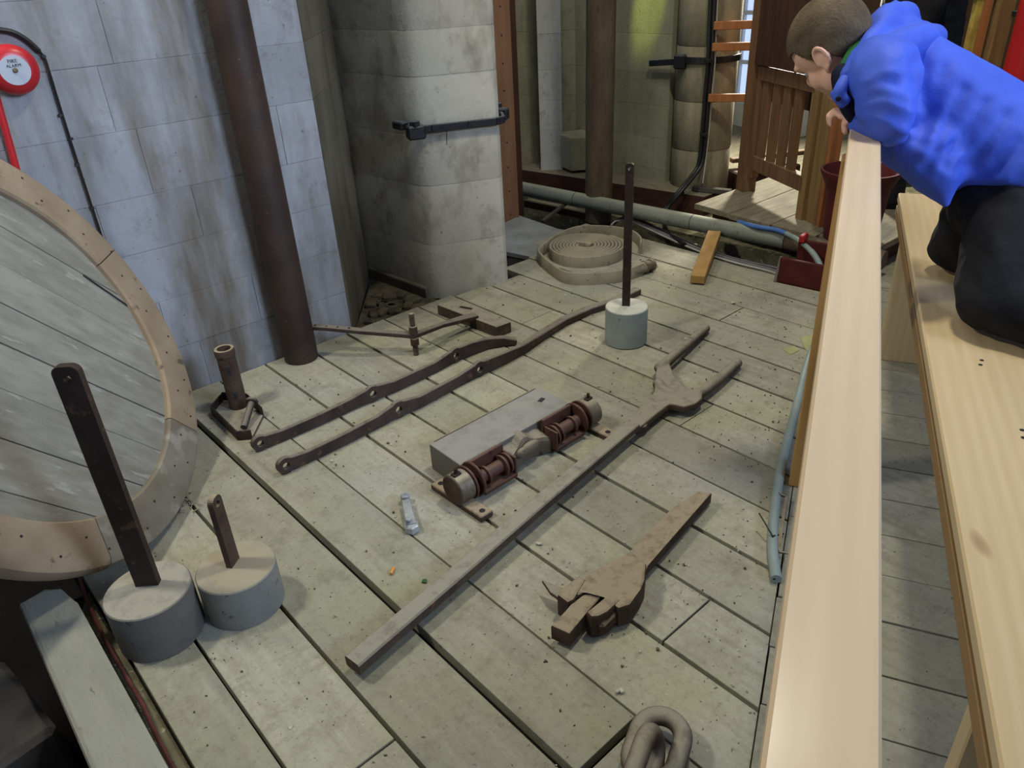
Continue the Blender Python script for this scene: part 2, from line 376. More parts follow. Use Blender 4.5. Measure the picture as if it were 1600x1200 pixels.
def organic(name, bm, m, parent=None, voxel=0.008, smooth=6, wr=None):
    """fuse overlapping closed shapes of bm into one continuous skin"""
    me = bpy.data.meshes.new('tmp'); bm.to_mesh(me); bm.free()
    o = bpy.data.objects.new('tmp', me); COL.objects.link(o)
    r = o.modifiers.new('r', 'REMESH'); r.mode = 'VOXEL'; r.voxel_size = voxel
    if smooth:
        s = o.modifiers.new('s', 'SMOOTH'); s.factor = 0.5; s.iterations = smooth
    dg = bpy.context.evaluated_depsgraph_get(); ev = o.evaluated_get(dg)
    b2 = bmesh.new(); b2.from_mesh(ev.to_mesh()); ev.to_mesh_clear()
    bpy.data.objects.remove(o); bpy.data.meshes.remove(me)
    if wr: wr(b2)
    return mk(name, b2, m, parent, True, 180)

def lerp(a, b, t): return V(a)*(1-t)+V(b)*t

def spline(pts, n=8):
    P = [V(p) for p in pts]; out = []
    for i in range(len(P)-1):
        p0 = P[max(i-1, 0)]; p1 = P[i]; p2 = P[i+1]; p3 = P[min(i+2, len(P)-1)]
        for k in range(n):
            t = k/n; t2 = t*t; t3 = t2*t
            out.append(0.5*((2*p1)+(-p0+p2)*t+(2*p0-5*p1+4*p2-p3)*t2+(-p0+3*p1-3*p2+p3)*t3))
    out.append(P[-1]); return out

# ================================================================ SETTING
def ys(x): return 0.4715*x-0.0187            # line of the barrier on the floor
bm = bm_()
prism(bm, [(-0.05, -0.9), (3.47, -0.9), (3.47, 3.2), (2.5, 3.2), (2.5, 2.99), (0.10, 2.99), (0.10, 2.06), (-0.05, 2.06)], -0.09, -0.035)
box(bm, (0.8, 1.2, -0.30), (9.0, 8.0, 0.04))
floor = mk('floor', bm, 'subfloor'); tag(floor, kind='structure')

SEAMS = [0.115, 0.26, 0.478, 0.695, 0.902, 1.11, 1.318, 1.523, 1.737, 1.943, 2.153, 2.37, 2.578, 2.785, 2.985, 3.226, 3.46]
SPLIT = {0.695: [(0.679, 0.009)], 1.11: [(0.778, 0.003)], 2.785: [(1.76, 0.003)], 1.943: [(1.35, 0.002)], 0.26: [(1.02, 0.003)], 2.153: [(2.42, 0.002)]}
GAP = [0.003, 0.004, 0.0055, 0.006, 0.0035, 0.0055, 0.005, 0.0055, 0.005, 0.0055, 0.005, 0.0055, 0.0045, 0.006, 0.004, 0.004, 0.003]
def board(pts, dz):
    b = bm_(); prism(b, pts, -0.034, dz, 0.0018)
    mk('floorboard', b, 'plank', floor)
for i in range(len(SEAMS)-1):
    a, b = SEAMS[i], SEAMS[i+1]
    g0 = GAP[i]; g1 = GAP[i+1]
    if a == 0.695: g0 = 0.013
    if b == 0.695: g1 = 0.008
    a += g0; b -= g1
    top = 2.957 if a < 1.9 else (2.955 if a < 2.1 else (2.925 if a < 2.35 else (2.89 if a < 2.5 else 3.03)))
    if SEAMS[i] == 2.785: top = 3.05
    if SEAMS[i] in (2.985, 3.226): top = 3.22
    cuts = SPLIT.get(SEAMS[i], [])
    ylo = None
    dz = random.uniform(-0.0025, 0.0015)
    segs = []; lo = None
    for c, g in cuts:
        segs.append((lo, c-g)); lo = c+g
    segs.append((lo, top))
    for lo, hi in segs:
        p = [(a, ys(a)+0.001 if lo is None else lo), (b, ys(b)+0.001 if lo is None else lo), (b, hi), (a, hi)]
        if SEAMS[i] == 0.115 and lo is None:                       # board end beside the cable, broken away at the wheel
            p = [(a+0.0, 0.2), (b, 0.2), (b, hi), (a, hi)]
        board(p, dz+random.uniform(-0.001, 0.001))
E_ = V((0.9048, 0.4259, 0)); Q_ = V((0.4259, -0.9048, 0))
for k in range(-10, 18):
    s0 = 1.24+0.1755*k; s1 = s0+0.1755-0.005
    t0, t1 = 0.0172+random.uniform(0, 0.003), 1.7
    p = [E_*s0+Q_*t0, E_*s1+Q_*t0, E_*s1+Q_*t1, E_*s0+Q_*t1]
    b = bm_(); prism(b, p, -0.034, random.uniform(-0.001, 0.0035), 0.0015)
    mk('floorboard', b, 'plank_public', floor)

# rear ground between the pipe and the far wall
b = bm_(); prism(b, [(3.74, 0.6), (7.4, 0.6), (7.4, 6.4), (3.70, 6.4)], -0.26, -0.012)
rear = mk('floor', b, 'dirt'); tag(rear, kind='structure')
b = bm_(); prism(b, [(4.55, 2.75), (7.3, 1.0), (7.3, 6.0), (4.9, 6.0)], -0.01, 0.10)
tag(mk('floor', b, 'platform'), kind='structure')

COURSES = [-0.04, 0.2, 0.405, 0.61, 0.81, 1.04, 1.255, 1.46, 1.67, 1.9, 2.15]
def masonry(name, p0, p1, m, courses=COURSES, lmin=0.34, lmax=0.56, depth=0.05, kind='structure', parent=None, out=0.0):
    """run of ashlar from p0 to p1 in plan, its face to the left of that direction; one object per stone"""
    p0, p1 = V((p0[0], p0[1], 0)), V((p1[0], p1[1], 0)); d = (p1-p0); L = d.length; d /= L
    n = V((-d.y, d.x, 0))
    if parent is None:
        b = bm_(); q = [p0-n*0.0018, p1-n*0.0018, p1-n*0.12, p0-n*0.12]
        prism(b, q, courses[0], courses[-1]); w = mk(name, b, m)
        tag(w, kind=kind)
    else: w = parent
    for a, c in zip(courses, courses[1:]):
        s = -random.uniform(0, lmax*0.8)
        while s < L:
            l = random.uniform(lmin, lmax); s0, s1 = max(s, 0), min(s+l, L); s += l
            if s1-s0 < 0.03: continue
            b = bm_(); o = random.uniform(0, 0.0016)+out
            q = [p0+d*(s0+0.001)+n*o, p0+d*(s1-0.001)+n*o, p0+d*(s1-0.001)-n*depth, p0+d*(s0+0.001)-n*depth]
            prism(b, q, a+0.001, c-0.001, 0.0015); mk('stone_block', b, m, w)
    return w
wall = masonry('wall_left', (1.56, 2.965), (-1.9, 2.965), 'stone_blue')
# splayed return and the dark nook beside the pier
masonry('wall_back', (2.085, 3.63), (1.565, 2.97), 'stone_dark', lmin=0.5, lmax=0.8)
b = bm_(); prism(b, [(1.57, 2.968), (2.09, 2.968), (2.08, 3.58)], -0.16, -0.022)
mk('nook_floor', b, 'rubble', wall)
for i in range(16):                                           # rough stones lying in the nook
    x = random.uniform(1.68, 2.02); y = 2.985+random.uniform(0.02, 0.9)*(x-1.57)
    b = bm_(); s = random.uniform(0.03, 0.06)
    box(b, (x, y, -0.012), (s*1.6, s, 0.03), M.Rotation(random.uniform(0, 3), 4, 'Z'), 0.008); mk('rubble_stone', b, 'rubble', wall)

# ---- square pier with rounded corners, one stone per course
pier = thing('stone_pier', 'pale square stone pier with an iron strap bolted round it', 'pillar', (2.31, 3.25, 0))
plan = [(2.05, 3.62), (2.085, 3.12), (2.10, 3.04), (2.125, 3.005), (2.16, 2.98), (2.41, 2.868), (2.445, 2.860), (2.475, 2.875), (2.492, 2.91), (2.58, 3.60)]
zc = [-0.03, 0.262, 0.560, 0.795, 1.055, 1.245, 1.5, 1.8, 2.15]
b = bm_(); cx_, cy_ = 2.32, 3.2; prism(b, [(cx_+(x-cx_)*0.99, cy_+(y-cy_)*0.99) for x, y in plan], zc[0], zc[-1]); mk('mortar', b, 'stone_warm', pier)
for i, (a, c) in enumerate(zip(zc, zc[1:])):
    b = bm_(); o = random.uniform(-0.002, 0.002); prism(b, [(x+o, y+o) for x, y in plan], a+0.001, c-0.001, 0.003)
    mk('stone_block', b, 'stone_warm', pier, True, 30)
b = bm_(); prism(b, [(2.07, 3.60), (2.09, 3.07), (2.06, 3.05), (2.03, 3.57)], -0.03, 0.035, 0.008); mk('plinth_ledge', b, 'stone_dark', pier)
b = bm_(); tube(b, [(2.1884, 2.9180, 0.8216), (2.1793, 2.9160, 0.7568)], 0.002, 6); mk('nail', b, 'black_iron', pier)
# ---- iron strap round the pier
st = thing('iron_strap', 'black iron strap with bolted lugs around the pale square pier', 'strap', (2.2090, 2.9300, 0.8543))
zs = 0.83
b = bm_()
P = [(2.07, 3.06, zs), (2.09, 2.995, zs), (2.14, 2.972, zs), (2.30, 2.90, zs), (2.43, 2.842, zs), (2.48, 2.848, zs), (2.52, 2.905, zs+0.005), (2.55, 2.97, zs+0.01)]
for p, q in zip(P, P[1:]): bar(b, p, q, 0.018, 0.034, 0.003)
mk('band', b, 'black_iron', st)
b = bm_(); box(b, (2.06, 2.985, zs-0.004), (0.085, 0.062, 0.062), M.Rotation(-0.4, 4, 'Z'), 0.008); mk('lug', b, 'black_iron', st)
b = bm_(); cyl(b, (2.055, 2.98, zs+0.02), (2.055, 2.98, zs+0.045), 0.026, 6); mk('nut', b, 'black_iron', st)
b = bm_(); box(b, (2.04, 3.075, zs+0.02), (0.045, 0.08, 0.035), None, 0.006); mk('lug', b, 'black_iron', st)
b = bm_(); box(b, (2.54, 2.945, zs+0.008), (0.05, 0.09, 0.055), M.Rotation(0.5, 4, 'Z'), 0.007); mk('lug', b, 'black_iron', st)
b = bm_(); cyl(b, (2.545, 2.96, zs+0.03), (2.545, 2.96, zs+0.055), 0.022, 6); mk('nut', b, 'black_iron', st)

# ---- upright iron pipe on the left wall
b = bm_(); cyl(b, (1.252, 2.888, 0.0), (1.247, 2.888, 2.2), 0.073, 28)
pl = mk('drain_pipe', b, 'pipe_iron', None, True); tag(pl, 'thick dark brown upright pipe against the bluish left wall', 'pipe')
b = bm_(); cyl(b, (3.6437, 3.2823, -0.0300), (3.62, 3.245, 2.3), 0.087, 28)
pl = mk('drain_pipe', b, 'pipe_brown', None, True); tag(pl, 'brown upright pipe standing behind the long grey floor pipe', 'pipe')

# ---- tan perforated board beside the pier
pb = thing('perforated_board', 'tall tan board with paired rows of holes behind the pier', 'board', (3.25, 3.72, -0.1))
A_ = V((3.2838, 3.6650, 0.0000)); dl = V((-0.76, 0.65, 0)); dn = V((-0.65, -0.76, 0)).normalized()
b = bm_(); prism(b, [A_, A_+dl*0.30, A_+dl*0.30-dn*0.05, A_-dn*0.05], -0.1, 2.2, 0.003); mk('board', b, 'perf', pb)
b = bm_(); prism(b, [A_-dn*0.052+V((.01,0,0)), A_+dl*0.2-dn*0.052, A_+dl*0.2-dn*0.08, A_-dn*0.08+V((.03,-.02,0))], -0.1, 2.2); mk('backing_batten', b, 'oak_dark', pb)
for k in range(14):
    for j, w in enumerate((0.055, 0.115)):
        c = A_+dl*w+V((0, 0, 0.02+k*0.155+0.012*j))
        b = bm_(); cyl(b, c-dn*0.002, c+dn*0.0008, 0.0055, 10); mk('hole', b, 'ink', pb)

# ---- stonework behind the pipe
far = masonry('wall_back', (4.3757, 3.9443, -0.0681), (4.1547, 4.1653, -0.0570), 'stone_green')
masonry('wall_back', (4.0324, 3.9884, -0.0023), (3.9162, 4.1029, 0.0038), 'stone_pale', lmin=0.3, lmax=0.5)  # brightly lit strip, its light put into the paler stone colour
masonry('wall_back', (4.1350, 4.2666, -0.0692), (3.9346, 4.4577, -0.0576), 'stone_brown', lmin=0.3, lmax=0.5)
masonry('wall_back', (4.185, 3.165), (4.178, 3.66), 'stone_green', lmin=0.7, lmax=0.9)
masonry('wall_back', (4.178, 3.64), (4.27, 4.16), 'stone_green', lmin=0.5, lmax=0.9)
# squared block jutting out above the beam
b = bm_(); c0 = V((3.9746, 3.8444, 0.1400)); prism(b, [c0, c0+V((0.20, -0.14, 0)), c0+V((0.36, 0.10, 0)), c0+V((0.06, 0.24, 0)) + V((0.02, 0.02, 0))], 0.14, 0.37, 0.006)
o = mk('corbel_block', b, 'stone_green'); tag(o, 'squared pale stone block jutting from the wall left of the brown pipe', 'stone')

# ---- round pier at the back with its strap
rp = thing('round_pier', 'round stone pier carrying black cables beside the wooden gate', 'pillar', (4.335, 3.0, 0.1))
for i, (a, c) in enumerate(zip([0.08, 0.36, 0.66, 0.98, 1.26, 1.55], [0.36, 0.66, 0.98, 1.26, 1.55, 2.2])):
    b = bm_(); lathe(b, [(0.186, a+0.001), (0.19, a+0.006), (0.19, c-0.006), (0.186, c-0.001)], M.Translation((4.335, 3.0, 0)), 40)
    mk('stone_drum', b, 'stone_brown', rp, True, 50)
fs = thing('iron_strap', 'black iron strap with a bolted lug around the round far pier', 'strap', (4.2, 2.95, 0.9))
zf = 0.905
b = bm_()
P = [(4.335+0.2*math.cos(t), 3.0+0.2*math.sin(t), zf) for t in [math.radians(x) for x in range(168, 303, 9)]]
for p, q in zip(P, P[1:]): bar(b, p, q, 0.016, 0.036)
mk('band', b, 'black_iron', fs)
b = bm_(); box(b, (4.135, 3.055, zf-0.01), (0.06, 0.075, 0.085), M.Rotation(0.2, 4, 'Z'), 0.01); mk('lug', b, 'black_iron', fs)
b = bm_(); bar(b, (4.135, 3.06, zf-0.01), (4.1400, 3.3004, 0.8712), 0.02, 0.036, 0.003); mk('tail_bar', b, 'black_iron', fs)

# ---- low beam, platform, timber behind the long pipe
b = bm_(); prism(b, [(3.83, 4.30), (3.897, 3.90), (4.03, 2.97), (4.067, 2.76), (4.30, 2.76), (4.22, 4.3)], -0.10, 0.118, 0.006)
o = mk('timber_sill', b, 'timber_red'); tag(o, 'long red-brown timber sill on the floor below the far wall', 'beam')
b = bm_(); bar(b, (4.1366, 2.8998, 0.1350), (4.2060, 2.6598, 0.1350), 0.05, 0.03, 0.003)
o = mk('batten', b, 'dark_wood'); tag(o, 'short dark batten lying at the foot of the round pier', 'batten')
pf = thing('platform', 'raised platform of worn boards in front of the wooden gate', 'platform', (4.2, 2.2, 0))
for (a, c, x0) in ((2.655, 2.385, 3.815), (2.38, 2.10, 3.77), (2.095, 1.82, 3.75), (1.815, 1.50, 3.75)):
    b = bm_(); prism(b, [(x0, a), (x0-0.03, c), (4.75, c-0.02), (4.75, a-0.02)], 0.118, 0.15, 0.003); mk('board', b, 'platform', pf)
b = bm_(); prism(b, [(3.87, 2.56), (3.87, 1.55), (4.7, 1.55), (4.7, 2.56)], -0.02, 0.117); mk('bearer', b, 'oak_dark', pf)

# ---- boards and window far behind
b = bm_(); prism(b, [(6.9, 0.4), (7.0, 0.4), (7.0, 4.20), (6.9, 4.20)], -0.1, 2.4)
wr = mk('wall_right', b, 'oak_dark'); tag(wr, kind='structure')
for k in range(13):
    y0 = 0.43+0.29*k; b = bm_(); prism(b, [(6.87, y0), (6.9, y0), (6.9, y0+0.27), (6.87, y0+0.27)], 0.1, 2.3, 0.004); mk('panel', b, 'oak_dark', wr)
masonry('wall_back', (6.95, 5.2), (5.2, 6.2), 'stone_pale', lmin=0.5, lmax=0.8)
b = bm_()
box(b, (6.93, 4.62, 0.12), (0.08, 0.86, 0.08)); box(b, (6.93, 4.62, 1.9), (0.08, 0.86, 0.08))
for y in (4.22, 4.42, 4.62, 4.80, 5.02): box(b, (6.93, y, 1.0), (0.07, 0.05, 1.8))
for z in (0.52, 0.95, 1.38): box(b, (6.93, 4.62, z), (0.05, 0.8, 0.035))
wn = mk('window_1', b, 'white_frame'); tag(wn, kind='structure')
for (y0, y1) in ((4.24, 4.40), (4.44, 4.60), (4.64, 4.78), (4.82, 5.0)):
    b = bm_(); box(b, (6.945, (y0+y1)/2, 1.0), (0.008, y1-y0, 1.76)); mk('pane', b, 'glass', wn)

# ---- wooden gate with balusters
GL0 = V((4.269, 2.562, 0)); GR0 = V((3.956, 1.995, 0)); gd = (GR0-GL0).normalized(); gn = V((gd.y, -gd.x, 0))   # gn faces away
gate = thing('wooden_gate', 'brown oak balustrade gate with tall posts on the far platform', 'gate', (4.11, 2.28, 0.15))
def gbox(name, s0, s1, z0, z1, t0, t1, m='oak', bev=0.004):
    b = bm_(); p = [GL0+gd*s0+gn*t0, GL0+gd*s1+gn*t0, GL0+gd*s1+gn*t1, GL0+gd*s0+gn*t1]; prism(b, p, z0, z1, bev); return mk(name, b, m, gate)
gbox('post', -0.055, 0.025, 0.15, 2.2, -0.02, 0.07)
gbox('stile', 0.027, 0.075, 0.25, 1.22, 0.0, 0.045)
gbox('bottom_rail', 0.075, 0.62, 0.30, 0.385, 0.0, 0.05)
gbox('top_rail', 0.075, 0.62, 0.815, 0.892, 0.0, 0.05)
for s in (0.09, 0.205, 0.315, 0.425): gbox('baluster', s, s+0.062, 0.385, 0.815, 0.012, 0.04)
gbox('stile', 0.60, 0.66, 0.15, 1.0, -0.01, 0.05, 'oak_light')
gbox('post', 0.665, 0.765, 0.15, 1.05, -0.025, 0.03, 'oak_light')
gbox('batten', 0.768, 0.80, 0.15, 1.0, -0.03, 0.03, 'orange_wood')
gbox('light_stop_board', 0.03, 0.64, 0.90, 1.25, 0.055, 0.075, 'oak_dark')  # added board, keeps the far lamp's light off the top rail
b = bm_()                                                  # upper panel with its slanting lower edge
P = [(0.03, 0.93), (0.36, 1.10), (0.72, 1.16), (0.72, 1.9), (0.03, 1.9)]
vv = [[b.verts.new(GL0+gd*s+gn*t+V((0, 0, z))) for s, z in P] for t in (0.0, 0.03)]
b.faces.new(vv[0]); b.faces.new(vv[1][::-1])
for i in range(5): b.faces.new((vv[0][i], vv[0][(i+1) % 5], vv[1][(i+1) % 5], vv[1][i]))
mk('panel', b, 'oak_dark', gate)
b = bm_(); bar(b, GL0+gd*0.03+gn*0.02+V((0, 0, 0.93)), GL0+gd*0.40+gn*0.02+V((0, 0, 1.12)), 0.05, 0.03, 0.003); mk('brace', b, 'oak', gate)
b = bm_(); c = GL0+gd*0.13-gn*0.012+V((0, 0, 1.085)); box(b, c, (0.03, 0.012, 0.012), rot_to(gd)); cyl(b, c, c+V((0, 0, 0.03)), 0.003, 8); mk('latch', b, 'black_iron', gate)
for z0, p in ((1.10, 1160), (0.985, 1163), (0.70, 1150)):
    b = bm_(); bar(b, GL0+gd*-0.05+gn*0.03+V((0, 0, z0)), GL0+gd*-0.17+gn*0.25+V((0, 0, z0)), 0.03, 0.045, 0.003); mk('side_rail', b, 'orange_wood', gate)
b = bm_(); box(b, (4.75, 2.80, 0.06), (0.5, 0.25, 0.24), M.Rotation(-0.4, 4, 'Z'), 0.01)
o = mk('timber_step', b, 'timber_red'); tag(o, 'dark brown timber step between the round pier and the gate', 'step')
b = bm_(); bar(b, (4.55, 2.90, 0.235), (5.1, 2.55, 0.25), 0.05, 0.03, 0.004)
o = mk('batten', b, 'oak'); tag(o, 'brown batten resting on the timber step behind the gate post', 'batten')
b = bm_(); prism(b, [(5.9, 3.3), (6.1, 3.2), (6.4, 3.9), (6.2, 4.0)], 0.1, 0.3, 0.01)
o = mk('stone_slab', b, 'stone_pale'); tag(o, 'pale stone slab on the floor seen through the gate gap', 'stone')

# ================================================================ THINGS ON THE FLOOR
def sweep(bm, pts, ws, hs, zc=None, capped=True):
    """rectangular bar swept along pts; ws wide sideways, hs high"""
    P = [V(p) for p in pts]; n = len(P)
    if not isinstance(ws, (list, tuple)): ws = [ws]*n
    if not isinstance(hs, (list, tuple)): hs = [hs]*n
    rings = []
    for i, p in enumerate(P):
        t = (P[min(i+1, n-1)]-P[max(i-1, 0)]); t.z *= 1; t.normalize()
        s = V((-t.y, t.x, 0)).normalized(); u = t.cross(s); u = u if u.z > 0 else -u
        w, h = ws[i]/2, hs[i]/2; c = min(w, h)*0.25
        q = [(-w+c, -h), (w-c, -h), (w, -h+c), (w, h-c), (w-c, h), (-w+c, h), (-w, h-c), (-w, -h+c)]
        rings.append([bm.verts.new(p+s*a+u*b) for a, b in q])
    for A, B in zip(rings, rings[1:]):
        for k in range(8): bm.faces.new((A[k], A[(k+1) % 8], B[(k+1) % 8], B[k]))
    bm.faces.new(rings[0][::-1]); bm.faces.new(rings[-1])

# ---- big round lid leaning on the left wall
wn_ = V((0.68291553, -0.59294838, 0.42665981)).normalized()
wc = V((0.226, 2.342, 0.639)); WR = 0.672
pdv = V((0.54957, 0.23053, -0.80301)); pdv = (pdv-wn_*pdv.dot(wn_)).normalized(); qdv = wn_.cross(pdv)
lid = thing('wooden_disc', 'big round boarded wooden disc with thick rim leaning on the left wall', 'disc', tuple(wc))
LM = M(((pdv.x, qdv.x, wn_.x, wc.x), (pdv.y, qdv.y, wn_.y, wc.y), (pdv.z, qdv.z, wn_.z, wc.z), (0, 0, 0, 1)))
ri = WR*0.79
def lidmesh(name, b, m, parent=None, sm=False):
    """piece modelled flat in the lid's own plane (x along its boards), object carries the tilt"""
    bmesh.ops.recalc_face_normals(b, faces=b.faces)
    me = bpy.data.meshes.new(name); b.to_mesh(me); b.free(); me.materials.append(MT[m])
    if sm:
        me.polygons.foreach_set('use_smooth', [True]*len(me.polygons)); me.set_sharp_from_angle(angle=math.radians(35))
    o = bpy.data.objects.new(name, me); COL.objects.link(o); o.parent = parent or lid
    if parent is None: o.matrix_basis = LM.to_3x3().to_4x4()
    return o
ycut = [-0.60, -0.462, -0.315, -0.165, -0.02, 0.115, 0.255, 0.40, 0.60]
for a, c in zip(ycut, ycut[1:]):
    a += 0.0018; c -= 0.0018; R2 = ri+0.012
    a_, c_ = max(a, -R2+0.001), min(c, R2-0.001)
    pts = []
    for k in range(9):
        y = a_+(c_-a_)*k/8; pts.append((math.sqrt(max(R2*R2-y*y, 1e-6)), y))
    pts += [(-x, y) for x, y in pts[::-1]]
    b = bm_(); prism(b, pts, -0.05, -0.020+random.uniform(-0.002, 0.002), 0.0015); lidmesh('board', b, 'lid_board')
def felloe(t0, t1, m):
    b = bm_(); n = 26; prof = [(ri, -0.055), (ri, -0.008), (ri+0.006, 0.0), (WR-0.022, 0.0), (WR-0.006, -0.008), (WR, -0.024), (WR, -0.05), (WR-0.012, -0.062)]
    R = [[b.verts.new((r*math.cos(t0+(t1-t0)*k/n), r*math.sin(t0+(t1-t0)*k/n), z)) for r, z in prof] for k in range(n+1)]
    for A, B in zip(R, R[1:]):
        for k in range(8): b.faces.new((A[k], A[(k+1) % 8], B[(k+1) % 8], B[k]))
    b.faces.new(R[0]); b.faces.new(R[-1][::-1])
    return lidmesh('rim_segment', b, m, None, True)
def lidang(p):
    d = V(p)-wc; return math.atan2(d.dot(qdv), d.dot(pdv))
JA = sorted(lidang(p) for p in ((0.6134, 2.8150, 0.6763), (0.5823, 2.4120, 0.1660), (0.1878, 1.9570, 0.1651)))
JA = JA[:3]+[JA[2]+(2*PI-(JA[2]-JA[0]))*k/3 for k in (1, 2, 3)]
print('JA', JA, [lidang((0.3851, 2.1673, 0.1416)), lidang((0.1878, 1.9570, 0.1651))])
segs = []; GREY = max(i for i in range(3) if JA[i] <= lidang((0.4466, 2.2275, 0.1268)))
for i in range(5):
    segs.append(felloe(JA[i]+0.003, JA[i+1]-0.003, 'rim_grey' if i == GREY else 'rim'))
b = bm_(); bar(b, V((0, 0, 0)), V((0.2, 0, 0)), 0.006, 0.002)
bmesh.ops.transform(b, matrix=M.Translation(((V((0.5027, 2.6855, 0.6734))-wc).dot(pdv), (V((0.5027, 2.6855, 0.6734))-wc).dot(qdv), -0.0185)) @ M.Rotation(math.atan2((V((0.6044, 2.6992, 0.5297))-V((0.5027, 2.6855, 0.6734))).dot(qdv), (V((0.6044, 2.6992, 0.5297))-V((0.5027, 2.6855, 0.6734))).dot(pdv)), 4, 'Z'), verts=b.verts)
lidmesh('slot', b, 'ink')
b = bm_()
for k in range(46):
    t = 2*PI*k/46+random.uniform(-.03, .03); r = WR-0.045-0.045*(k % 2)
    cyl(b, (r*math.cos(t), r*math.sin(t), -0.002), (r*math.cos(t), r*math.sin(t), 0.0012), 0.0038, 8)
o = lidmesh('nail_head', b, 'black_iron'); tag(o, kind='stuff')

b = bm_(); prism(b, [(0.074, 0.2), (0.112, 0.2), (0.112, 2.05), (0.074, 1.98)], -0.05, -0.024)
o = mk('dirt_fill', b, 'dirt', floor); tag(o, kind='stuff')
# ---- old beam beside the red cable, dark timbers below it
b = bm_(); prism(b, [(-0.058, 0.3), (0.072, 0.3), (0.070, 1.86), (0.055, 1.955), (0.02, 1.985), (-0.045, 1.975)], -0.14, 0.10, 0.012)
o = mk('timber_beam', b, 'beam'); tag(o, 'worn grey squared timber beam at the lower left below the round disc', 'beam')
b = bm_(); box(b, (-0.30, 1.74, -0.10), (0.40, 0.34, 0.20), M.Rotation(0.15, 4, 'Z'), 0.015)
o = mk('timber_block', b, 'dark_wood'); tag(o, 'dark old timber block in the gap left of the grey beam', 'timber')
b = bm_(); box(b, (-0.29, 1.30, -0.12), (0.40, 0.40, 0.20), M.Rotation(-0.1, 4, 'Z'), 0.015)
o = mk('timber_block', b, 'dark_wood'); tag(o, 'lower dark timber block in the bottom left corner', 'timber')
b = bm_(); tube(b, spline([(0.12, 2.20, -0.01)]+[(0.1031, 2.0479, -0.0050), (0.0921, 1.8907, -0.0050), (0.0891, 1.7713, -0.0050), (0.0901, 1.6249, -0.0050), (0.0909, 1.5265, -0.0050), (0.0861, 1.4356, -0.0050), (0.0833, 1.3172, -0.0050)]+[(0.085, 1.1, -0.02), (0.09, 0.8, -0.02)], 5), 0.0055, 8)
o = mk('red_cable', b, 'red_cable', None, True); tag(o, 'thin red-brown cable running in the gap beside the grey beam', 'cable')

# ---- cylinder weights
def weight(label, c, r, h, m, z=0.0):
    t = thing('cylinder_weight', label, 'weight', (c[0], c[1], z))
    b = bm_(); lathe(b, [(r-0.003, z), (r, z+0.003), (r, z+h-0.003), (r-0.003, z+h)], M.Translation((c[0], c[1], 0)), 48)
    mk('body', b, m, t, True); return t
def flatbar_up(t, c, nrm, w, th, z0, z1, zh, rh, m, tip=0.018, name='bar'):
    """upright flat bar with rounded shoulders and a real hole near its top"""
    n = V((nrm[0], nrm[1], 0)).normalized(); s = V((-n.y, n.x, 0)); b = bm_(); N = 20
    out = [(-w/2, z0), (w/2, z0)]
    for k in range(6): a = PI/2*k/5; out.append((w/2-tip+tip*math.cos(a), z1-tip+tip*math.sin(a)))
    for k in range(6): a = PI/2+PI/2*k/5; out.append((-w/2+tip+tip*math.cos(a), z1-tip+tip*math.sin(a)))
    hole = [(rh*math.cos(2*PI*k/N), zh+rh*math.sin(2*PI*k/N)) for k in range(N)]
    C3 = V((c[0], c[1], 0))
    for sd in (th/2, -th/2):
        vo = [b.verts.new(C3+s*x+V((0, 0, z))+n*sd) for x, z in out]; vh = [b.verts.new(C3+s*x+V((0, 0, z))+n*sd) for x, z in hole]
        es = [b.edges.new((L[i], L[(i+1) % len(L)])) for L in (vo, vh) for i in range(len(L))]
        bmesh.ops.triangle_fill(b, use_beauty=True, edges=es)
        if sd > 0: fo, fh = vo, vh
    for A, B in ((fo, vo), (fh, vh)):
        for i in range(len(A)): b.faces.new((A[i], A[(i+1) % len(A)], B[(i+1) % len(A)], B[i]))
    return mk(name, b, m, t)
t = weight('dark blue-grey cylinder weight with a tall flat iron bar, nearest the wooden disc', (0.212, 1.716), 0.106, 0.150, 'w_grey')
flatbar_up(t, (0.222, 1.735), (-0.62, -0.78), 0.058, 0.020, 0.148, 0.785, 0.755, 0.009, 'iron')
t = weight('grey cylinder weight with a short holed bar, right of the taller barred one', (0.417, 1.655), 0.103, 0.132, 'w_tan')
flatbar_up(t, (0.418, 1.672), (0.62, -0.78), 0.042, 0.016, 0.130, 0.355, 0.332, 0.009, 'rusty')
t = weight('pale grey-green cylinder weight with a thin rusty rod, before the hose coil', (2.342, 1.942), 0.092, 0.166, 'w_pale')
flatbar_up(t, (2.347, 1.950), (-0.80, -0.60), 0.034, 0.022, 0.164, 0.775, 0.755, 0.007, 'iron', 0.012)

# ---- two forged levers standing on edge
def lever(label, pts, eyes, hs, ws, m='iron_dusty'):
    t = thing('forged_lever', label, 'lever', tuple(V(pts[0])*V((1, 1, 0)) if False else (pts[0][0], pts[0][1], 0)))
    b = bm_(); P = [V(p) for p in pts]; run = []; rw = []; rh = []
    def flush():
        nonlocal run, rw, rh
        if len(run) > 1: sweep(b, run, rw, rh)
        run, rw, rh = [], [], []
    for i, p in enumerate(P):
        z = hs[i]/2+0.001; p = V((p.x, p.y, z))
        if i in eyes:
            d = (P[min(i+1, len(P)-1)]-P[max(i-1, 0)]).normalized(); ax = V((-d.y, d.x, 0)); R = eyes[i]; e = 0.55*R
            if i > 0: run.append(p-d*e); rw.append(ws[i]); rh.append(2*R*0.86); flush()
            ring_plate(b, p+V((0, 0, R-hs[i]/2)), R, R*0.42, -ws[i]*0.55, ws[i]*0.55, 24, ax)
            if i < len(P)-1: run = [p+d*e]; rw = [ws[i]]; rh = [2*R*0.86]
        else:
            run.append(p); rw.append(ws[i]); rh.append(hs[i])
    flush()
    mk('bar', b, m, t); return t
